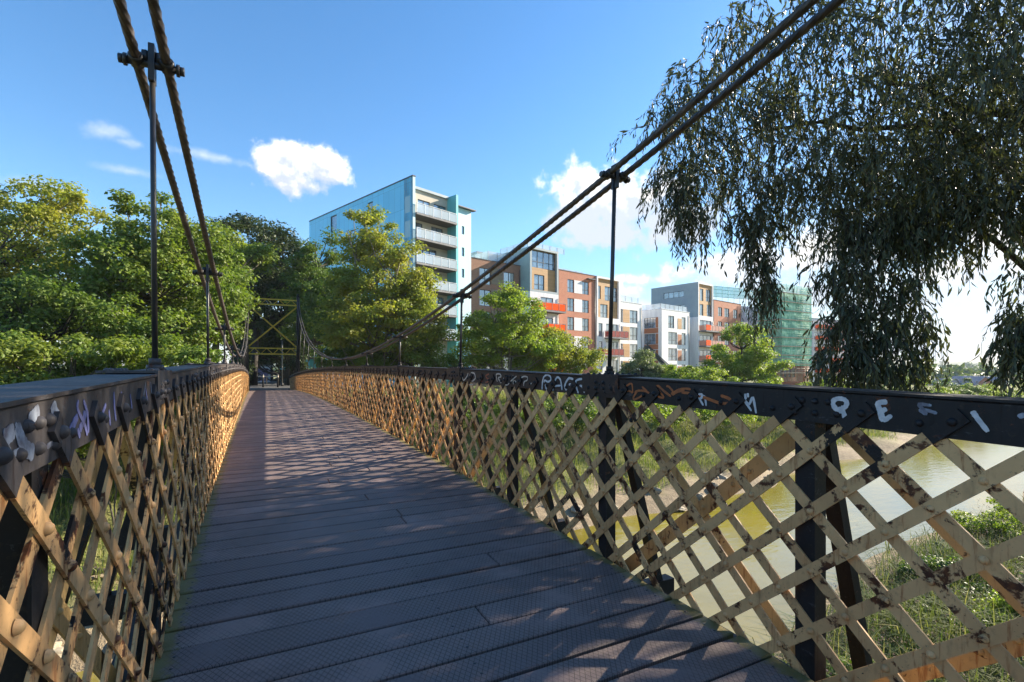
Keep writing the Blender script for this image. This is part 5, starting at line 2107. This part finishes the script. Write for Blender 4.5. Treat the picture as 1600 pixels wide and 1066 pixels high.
def leaf_quads(rng, P, size, *a, **k):
    if hasattr(size, '__len__'):
        base = 1.0
        V, F = _lq(rng, P, base, *a, **k)
        V = V.reshape(-1, 4, 3)
        c = P[:, None, :]
        return (c + (V - c) * size[:, None, None]).reshape(-1, 3), F
    return _lq(rng, P, size, *a, **k)


far_woods()


def blades(rng, P, h, w, lean=0.35):
    """grass blades: narrow bent kites"""
    n = len(P)
    a = rng.uniform(0, 2 * np.pi, n)
    dirn = np.stack([np.cos(a), np.sin(a), np.zeros(n)], 1)
    side = np.stack([-np.sin(a), np.cos(a), np.zeros(n)], 1)
    H = h * rng.uniform(0.5, 1.25, n)[:, None]
    W = w * rng.uniform(0.7, 1.3, n)[:, None]
    L = rng.uniform(0.05, lean, n)[:, None]
    up = np.array([0, 0, 1.0])
    mid = P + up * H * 0.55 + dirn * H * L * 0.35
    tip = P + up * H * (1 - 0.5 * L) + dirn * H * L * 1.4
    V = np.stack([P, mid + side * W, tip, mid - side * W], 1).reshape(-1, 3)
    return V, np.arange(n * 4).reshape(-1, 4), tip[:, :]


def grasses():
    rng = np.random.default_rng(21)

    def field(n, x0, x1, y0, y1, dens):
        x, y = rng.uniform(x0, x1, n), rng.uniform(y0, y1, n)
        pn = 0.5 + 0.5 * np.sin(x * 0.7 + 1.3 * np.sin(y * 0.5)) * np.sin(y * 0.6 + np.sin(x * 0.4))
        keep = rng.uniform(0, 1, n) < dens(x, y) * (0.35 + 0.65 * pn)
        x, y = x[keep], y[keep]
        # gather into tussocks
        x += rng.normal(0, 0.05, len(x))
        return np.stack([x, y, terrain(x, y) - 0.03], 1)
    # far bank grass and pale stalks
    fd = lambda x, y: np.clip((y - far_shore(x) - 1.6) / 2.0, 0, 1) * np.where(y - far_shore(x) < 22, 1, 0.15)
    P = field(160000, -18, 60, 15, 48, fd)
    V, F, _ = blades(rng, P, 0.55, 0.018, 0.6)
    tag(np_mesh('bank_grass', V, F, 'grass_green'), 'long green grass on the far river bank', 'grass', kind='stuff')
    P = field(70000, -18, 60, 15, 40, lambda x, y: np.clip((y - far_shore(x) - 1.8) / 1.5, 0, 1) * np.clip((13 - (y - far_shore(x))) / 6, 0, 1))
    V, F, _ = blades(rng, P, 0.85, 0.016, 0.5)
    tag(np_mesh('dry_grass', V, F, 'grass_straw'), 'pale dry grass stalks along the far bank', 'grass', kind='stuff')
    # near bank reeds
    nd = lambda x, y: np.clip((near_shore(x) - y - 0.6) / 1.5, 0, 1)
    P = field(150000, 2.5, 45, -8, 15, nd)
    dist = np.hypot(P[:, 0], P[:, 1])
    P = P[rng.uniform(0, 1, len(P)) < np.clip(9 / np.maximum(dist, 1), 0.25, 1)]
    P = np.concatenate([P, P + rng.normal(0, 0.06, P.shape) * np.array([1, 1, 0])])
    V, F, tip = blades(rng, P, 1.05, 0.012, 1.5)
    tag(np_mesh('reed_bed', V, F, 'reed_green'), 'tangled green reeds on the near bank below the railing', 'reeds', kind='stuff')
    P2 = P[rng.uniform(0, 1, len(P)) < 0.22]
    V, F, tip = blades(rng, P2, 1.2, 0.010, 0.6)
    tag(np_mesh('dry_reeds', V, F, 'grass_straw'), 'dry straw coloured reed stems among the green reeds', 'reeds', kind='stuff')
    sel = tip[rng.uniform(0, 1, len(tip)) < 0.5]
    reps = np.repeat(sel, 6, 0) + rng.normal(0, 0.02, (len(sel) * 6, 3)) * np.array([1, 1, 2.2])
    V, F = leaf_quads(rng, reps, 0.05, 0.35, up_bias=0.1)
    tag(np_mesh('seed_heads', V, F, 'seed_head'), 'pinkish brown reed seed heads on the near bank', 'reeds', kind='stuff')
    # left near bank and under the bridge
    P = field(30000, -25, 2.5, -8, 11, nd)
    V, F, _ = blades(rng, P, 0.6, 0.016, 0.7)
    tag(np_mesh('bank_grass', V, F, 'reed_green'), 'rough grass on the near bank left of the bridge', 'grass', kind='stuff')
    # leafy weeds near bank
    P = field(26000, 3, 30, -4, 13, lambda x, y: nd(x, y) * (np.sin(x * 1.1 + 2) * np.sin(y * 0.9) > 0.2))
    P[:, 2] += rng.uniform(0.1, 0.75, len(P))
    V, F = leaf_quads(rng, P, 0.11, 0.5)
    tag(np_mesh('leafy_weeds', V, F, 'leaf_mid'), 'broad leaved weeds growing among the reeds', 'weeds', kind='stuff')


grasses()


def fallen_leaves():
    rng = np.random.default_rng(31)
    n = 46
    y = rng.uniform(0.9, 16, n) ** 1.0
    x = np.where(rng.uniform(0, 1, n) < 0.5, rng.uniform(-0.36, -0.1, n), rng.uniform(-0.3, 2.05, n))
    P = np.stack([x, y, deck_z(y) + 0.012], 1)
    a = rng.uniform(0, 6.28, n)
    A = np.stack([np.cos(a), np.sin(a), np.zeros(n)], 1)
    N = np.stack([rng.normal(0, 0.15, n), rng.normal(0, 0.15, n), np.ones(n)], 1)
    V, F = leaf_quads(rng, P, rng.uniform(0.025, 0.05, n), 0.4, N=N, A=A)
    tag(np_mesh('fallen_leaves', V, F, 'seed_head'), 'scattered dry fallen leaves on the deck planks', 'leaves', kind='stuff')


fallen_leaves()


def stones():
    rnd = random.Random(17)
    me = None
    protos = []
    for s in range(4):
        bm_v = []
        mb = MB()
        n, m = 7, 5
        v, f = [], []
        amp = [rnd.uniform(0.75, 1.2) for _ in range(n * m + 2)]
        for j in range(m):
            ph = math.pi * (j + 1) / (m + 1)
            for i in range(n):
                a = 2 * math.pi * i / n
                r = amp[j * n + i]
                v.append((math.sin(ph) * math.cos(a) * r, math.sin(ph) * math.sin(a) * r * 0.75, math.cos(ph) * 0.5 * r))
        v += [(0, 0, 0.5), (0, 0, -0.5)]
        for j in range(m - 1):
            for i in range(n):
                f.append((j * n + i, (j + 1) * n + i, (j + 1) * n + (i + 1) % n, j * n + (i + 1) % n))
        for i in range(n):
            f.append((i, (i + 1) % n, n * m))
            f.append(((m - 1) * n + (i + 1) % n, (m - 1) * n + i, n * m + 1))
        mb.add(v, f)
        o = mb.build('bank_stone', 'stone_pale')
        protos.append(o)
    used = set()
    rows = []
    for k in range(120):
        x = rnd.uniform(-9, 34) if k > 60 else rnd.uniform(-9, 9)
        d = abs(rnd.gauss(0.5, 1.1))
        y = float(far_shore(x)) + d
        rows.append((x, y))
    # rubble that reads as one strewn mass, the larger stones are things
    V, F = [], []
    for i, (x, y) in enumerate(rows):
        src = protos[i % 4]
        z = float(terrain(x, y))
        s = rnd.uniform(0.14, 0.42)
        if i >= 4:
            o = src.copy()
            COL.objects.link(o)
        else:
            o = src
        o.location = (x, y, z + s * 0.12)
        o.scale = (s, s, s * rnd.uniform(0.6, 1.1))
        o.rotation_euler = (rnd.uniform(-.3, .3), rnd.uniform(-.3, .3), rnd.uniform(0, 6))
        tag(o, 'pale brown stone lying on the muddy waterline of the far bank', 'stone', 'stones along the waterline')
    for i, (px, py, Z, L, a, lab) in enumerate(((80, 965, 13.6, 2.2, 10, 'weathered driftwood log among the stones at lower left'), (150, 930, 14.6, 1.6, -25, 'shorter driftwood branch above the stones at lower left'))):
        x, y, _ = pix(px, py, Z)
        z = float(terrain(x, y))
        mb = MB()
        mb.tube([(-L / 2, 0, 0.1), (-L / 5, 0.05, 0.14), (L / 6, -0.04, 0.12), (L / 2, 0.06, 0.16)], [0.12, 0.14, 0.11, 0.06], 8)
        o = mb.build('driftwood_log', 'driftwood')
        o.location = (x, y, z)
        o.rotation_euler = (0, 0, math.radians(a))
        tag(o, lab, 'driftwood')


stones()


def willow():
    rng = np.random.default_rng(5)
    bx, by = 11.5, 1.6
    base = np.array([bx, by, float(terrain(bx, by)) - 0.2])
    root = thing('weeping_willow', tuple(base), 'large dark willow overhanging the right railing with drooping leafy strands', 'tree')
    blobs = []       # px, py, Z, radius px, strands
    up = [(1450, 60, 5.2, 130, 60), (1300, 120, 5.5, 115, 60), (1560, 130, 4.8, 120, 60), (1185, 185, 6.0, 85, 60), (1100, 215, 6.4, 75, 50), (1400, 225, 5.4, 120, 70),
          (1550, 260, 5.0, 100, 60), (1290, 275, 5.8, 100, 70), (1065, 285, 6.6, 50, 40), (1180, 315, 6.4, 62, 45), (1420, 335, 5.5, 85, 60), (1520, 330, 5.2, 65, 45),
          (1150, 70, 6.4, 55, 32), (1095, 140, 6.6, 50, 32), (1045, 190, 6.8, 36, 26), (1240, 40, 5.8, 80, 45), (1350, -40, 5.6, 120, 50), (1550, 0, 5, 120, 50), (1600, 330, 4.9, 50, 30),
          (1230, 200, 8.6, 100, 70), (1350, 300, 8.2, 110, 90), (1450, 200, 8.0, 130, 90), (1550, 250, 8.0, 110, 80), (1130, 270, 9.0, 80, 60), (1430, 330, 8.6, 80, 60), (1250, 330, 8.4, 80, 60)]
    hang = [(1062, 345, 6.6, 30, 26), (1085, 375, 6.5, 28, 20), (1180, 385, 6.3, 38, 30), (1190, 440, 6.2, 30, 24), (1195, 490, 6.2, 26, 20),
            (1325, 395, 5.6, 46, 46), (1405, 400, 5.5, 52, 46), (1320, 465, 5.4, 40, 36), (1405, 480, 5.4, 42, 30), (1310, 535, 5.3, 32, 28), (1350, 520, 5.3, 30, 20), (1375, 565, 5.2, 36, 26),
            (1430, 540, 5.2, 34, 24), (1335, 590, 5.1, 30, 22), (1425, 600, 5.1, 24, 14), (1300, 600, 5.1, 24, 16), (1448, 385, 5.3, 32, 26), (1385, 620, 5.0, 28, 16),
            (1600, 545, 4.4, 30, 20), (1605, 590, 4.4, 42, 34), (1590, 480, 4.5, 18, 6), (1650, 540, 4.6, 60, 40)]
    St, Ln, Sp = [], [], []
    for (px, py, Z, r, k) in up + hang:
        isup = (px, py, Z, r, k) in up
        k = int(k * 1.7) if isup else int(k * 1.5)
        c = np.array(pix(px, py, Z))
        R = r / FPX * Z
        d = rng.normal(size=(k, 3))
        d /= np.linalg.norm(d, axis=1)[:, None]
        P = c + d * (rng.uniform(0, 1, (k, 1)) ** 0.45) * R * np.array([1, 1, 0.9])
        P[:, 2] += 0.12 if isup else 0.30
        Sp.append(np.full(k, 1.0 if isup else 0.4))
        St.append(P)
        Ln.append(rng.uniform(0.3, 0.8, k) if isup else rng.uniform(0.35, 0.8, k))
    # the rest of the crown, out of the frame and towards the trunk
    for (x, y, z, R, k) in [(7.5, 2.2, 6.2, 1.7, 150), (9.5, 3.6, 4.6, 1.6, 150), (8, 0.5, 6, 1.8, 160), (7, -1.5, 5.0, 1.9, 170), (9, -2.5, 4.5, 2.0, 170), (6.2, -3.6, 4.2, 1.6, 130),
                            (8.5, 1.0, 3.4, 1.4, 110), (7.5, -0.8, 3.2, 1.4, 110), (9.8, 4.6, 5.6, 1.4, 110), (6.5, 0.0, 7.2, 1.8, 130), (10.5, 1.5, 6.5, 2.0, 150),
                            (12, 3.5, 6.2, 1.8, 150), (12.2, 0.0, 5.6, 2, 150), (11.5, 5.0, 4.6, 1.2, 80), (9.5, -0.5, 8.0, 1.8, 110), (6.0, 1.0, 4.4, 1.2, 90), (6.3, 0.6, 3.3, 1.0, 110), (7.2, 1.6, 4.4, 1.1, 110), (8.6, -0.6, 4.6, 1.4, 130), (7.0, -2.2, 3.4, 1.2, 120), (10.8, 3.4, 5.2, 1.3, 110)]:
        k = k * 1.6
        d = None
        k = int(k)
        d = rng.normal(size=(k, 3))
        d /= np.linalg.norm(d, axis=1)[:, None]
        k = int(k)
        St.append(np.array([x, y, z]) + d * (rng.uniform(0, 1, (k, 1)) ** 0.4) * R)
        Ln.append(rng.uniform(0.4, 0.9, k))
        Sp.append(np.ones(k))
    S, Ln, Sp = np.concatenate(St), np.concatenate(Ln), np.concatenate(Sp)
    n = len(S)
    m = 18                              # leaves along a strand
    a = rng.uniform(0, 2 * np.pi, n)
    out = np.stack([np.cos(a), np.sin(a), np.zeros(n)], 1)
    sp = (rng.uniform(0.12, 0.95, n) * Sp)[:, None]
    f = (np.arange(m) + 0.5) / m
    P = S[:, None, :] + out[:, None, :] * (sp * Ln[:, None])[:, None, :] * np.sin(f * 1.7)[None, :, None]
    fall = rng.uniform(0.5, 1.0, n)[:, None]
    P[:, :, 2] -= Ln[:, None] * fall * (f ** 1.5)[None, :]
    P = P + rng.normal(0, 0.012, P.shape)
    P = P.reshape(-1, 3)
    tang = out[:, None, :] * (sp * 1.2)[:, None, :] * np.cos(f * 1.7)[None, :, None] + np.array([0, 0, -1.0]) * (0.35 + f ** 0.7)[None, :, None]
    tang = tang.reshape(-1, 3)
    side = np.cross(tang, rng.normal(size=tang.shape))
    side /= np.linalg.norm(side, axis=1)[:, None]
    A = tang / np.linalg.norm(tang, axis=1)[:, None] + side * rng.uniform(0.2, 0.75, (len(tang), 1))
    A /= np.linalg.norm(A, axis=1)[:, None]
    N = rng.normal(size=A.shape)
    N[:, 2] += 0.6
    N -= A * (N * A).sum(1)[:, None]
    N /= np.linalg.norm(N, axis=1)[:, None]
    B = np.cross(N, A)
    L = (0.090 * rng.uniform(0.45, 1.35, len(P)))[:, None]
    w = L * 0.112
    # lance shaped leaf: two quads, bent along its length
    bend = -N * L * 0.10
    V = np.stack([P, P + A * L * 0.35 + B * w, P + A * L * 0.35 - B * w,
                  P + A * L * 0.7 + B * w * 0.8 + bend, P + A * L * 0.7 - B * w * 0.8 + bend, P + A * L + bend * 2.2], 1).reshape(-1, 3)
    o = np.arange(len(P))[:, None] * 6
    F = np.concatenate([o + np.array([[0, 2, 4, 1]]), o + np.array([[1, 4, 5, 3]])], 1).reshape(-1, 4)
    np_mesh('crown', V - base, F, 'leaf_willow', root)
    # twigs: thin three-sided rods along each strand
    g = np.linspace(0, 1, 5)
    Q = S[:, None, :] + out[:, None, :] * (sp * Ln[:, None])[:, None, :] * np.sin(g * 1.7)[None, :, None]
    Q[:, :, 2] -= Ln[:, None] * fall * (g ** 1.5)[None, :]
    tri = np.array([[0, 0, 0], [1, 0, 0.3], [-0.3, 1, -0.3]]) * 0.0048
    V = (Q[:, :, None, :] + tri[None, None] * (1.3 - g)[None, :, None, None]).reshape(-1, 3)
    F = []
    b0 = np.arange(n)[:, None] * 15
    for s in range(4):
        for k in range(3):
            k2 = (k + 1) % 3
            F.append(b0 + np.array([[s * 3 + k, s * 3 + k2, s * 3 + 3 + k2, s * 3 + 3 + k]]))
    F = np.concatenate(F, 1).reshape(-1, 4)
    np_mesh('twigs', V - base, F, 'bark_dark', root)
    # trunk and main limbs
    rnd = random.Random(9)
    mb = MB()
    T_ = [base, base + (0.1, -0.1, 1.6), base + (-0.1, 0.0, 3.4), base + (-0.4, 0.1, 5.2), base + (-0.8, 0.0, 7.0)]
    mb.tube([tuple(p - base) for p in T_], [0.55, 0.42, 0.36, 0.30, 0.2], 12)

    def limb(p, tgt, r, bow=0.5):
        p, q = Vector(p), Vector(tgt)
        pts = []
        L = (q - p).length
        for i in range(9):
            f = i / 8
            c = p.lerp(q, f)
            c.z += bow * math.sin(math.pi * f) * L * 0.30
            c += Vector((rnd.uniform(-1, 1), rnd.uniform(-1, 1), rnd.uniform(-1, 1))) * 0.05 * L * math.sin(math.pi * f) * 0.5
            pts.append(c - Vector(base))
        mb.tube(pts, [r * (1 - 0.85 * i / 8) for i in range(9)], 7)
        return pts
    forks = []
    for (px, py, Z, r) in [(1385, 130, 6.2, 0.07), (1190, 205, 6.6, 0.05), (1290, 300, 6.6, 0.04), (1560, 60, 6.0, 0.06), (1440, 300, 6.4, 0.04)]:
        st = T_[rnd.choice([2, 3, 3, 4])]
        pts = limb(st, pix(px, py, Z), r * 1.7)
        forks.append(pts)
    for (x, y, z) in [(8, 0.5, 6.5), (7, -1.5, 5.3), (9, -2.5, 5), (6.3, -3.4, 4.6), (12, 3.6, 6.4), (9.6, 4.2, 5.6), (10.5, 1.5, 8), (12.6, -1.5, 6)]:
        pts = limb(T_[rnd.choice([2, 3])], (x, y, z), 0.12)
        forks.append(pts)
    wb = Vector(base)
    for i in range(0, n, 9):
        s_ = Vector(S[i]) - wb
        best = min(((pt - s_).length, pt) for fk in forks for pt in [Vector(q) for q in fk[3:]]) if False else None
        dm, bp = 1e9, None
        for fk in forks:
            for pt in fk[3:]:
                d_ = (pt - s_).length
                if d_ < dm:
                    dm, bp = d_, pt
        if dm < 0.9:
            m_ = (bp + s_) / 2 + Vector((0, 0, 0.12 * dm))
            mb.tube([bp, m_, s_], [0.014, 0.009, 0.004], 4)
    mb.build('trunk', 'bark_dark', root)


willow()


def haze():
    """the river air: thin even haze that far houses, woods and hills fade into"""
    mb = MB()
    mb.box(-1800, 1900, -900, 1900, -9, 60)
    m, t, b = new_mat('river_haze')
    n = m.node_tree.nodes
    n.remove(b)
    vol = t.node('ShaderNodeVolumePrincipled')
    vol.inputs['Color'].default_value = (0.80, 0.88, 1.0, 1)
    vol.inputs['Density'].default_value = 0.00024
    t.l.new(vol.outputs[0], n['Material Output'].inputs['Volume'])
    tag(mb.build('haze', 'river_haze'), kind='stuff')


haze()
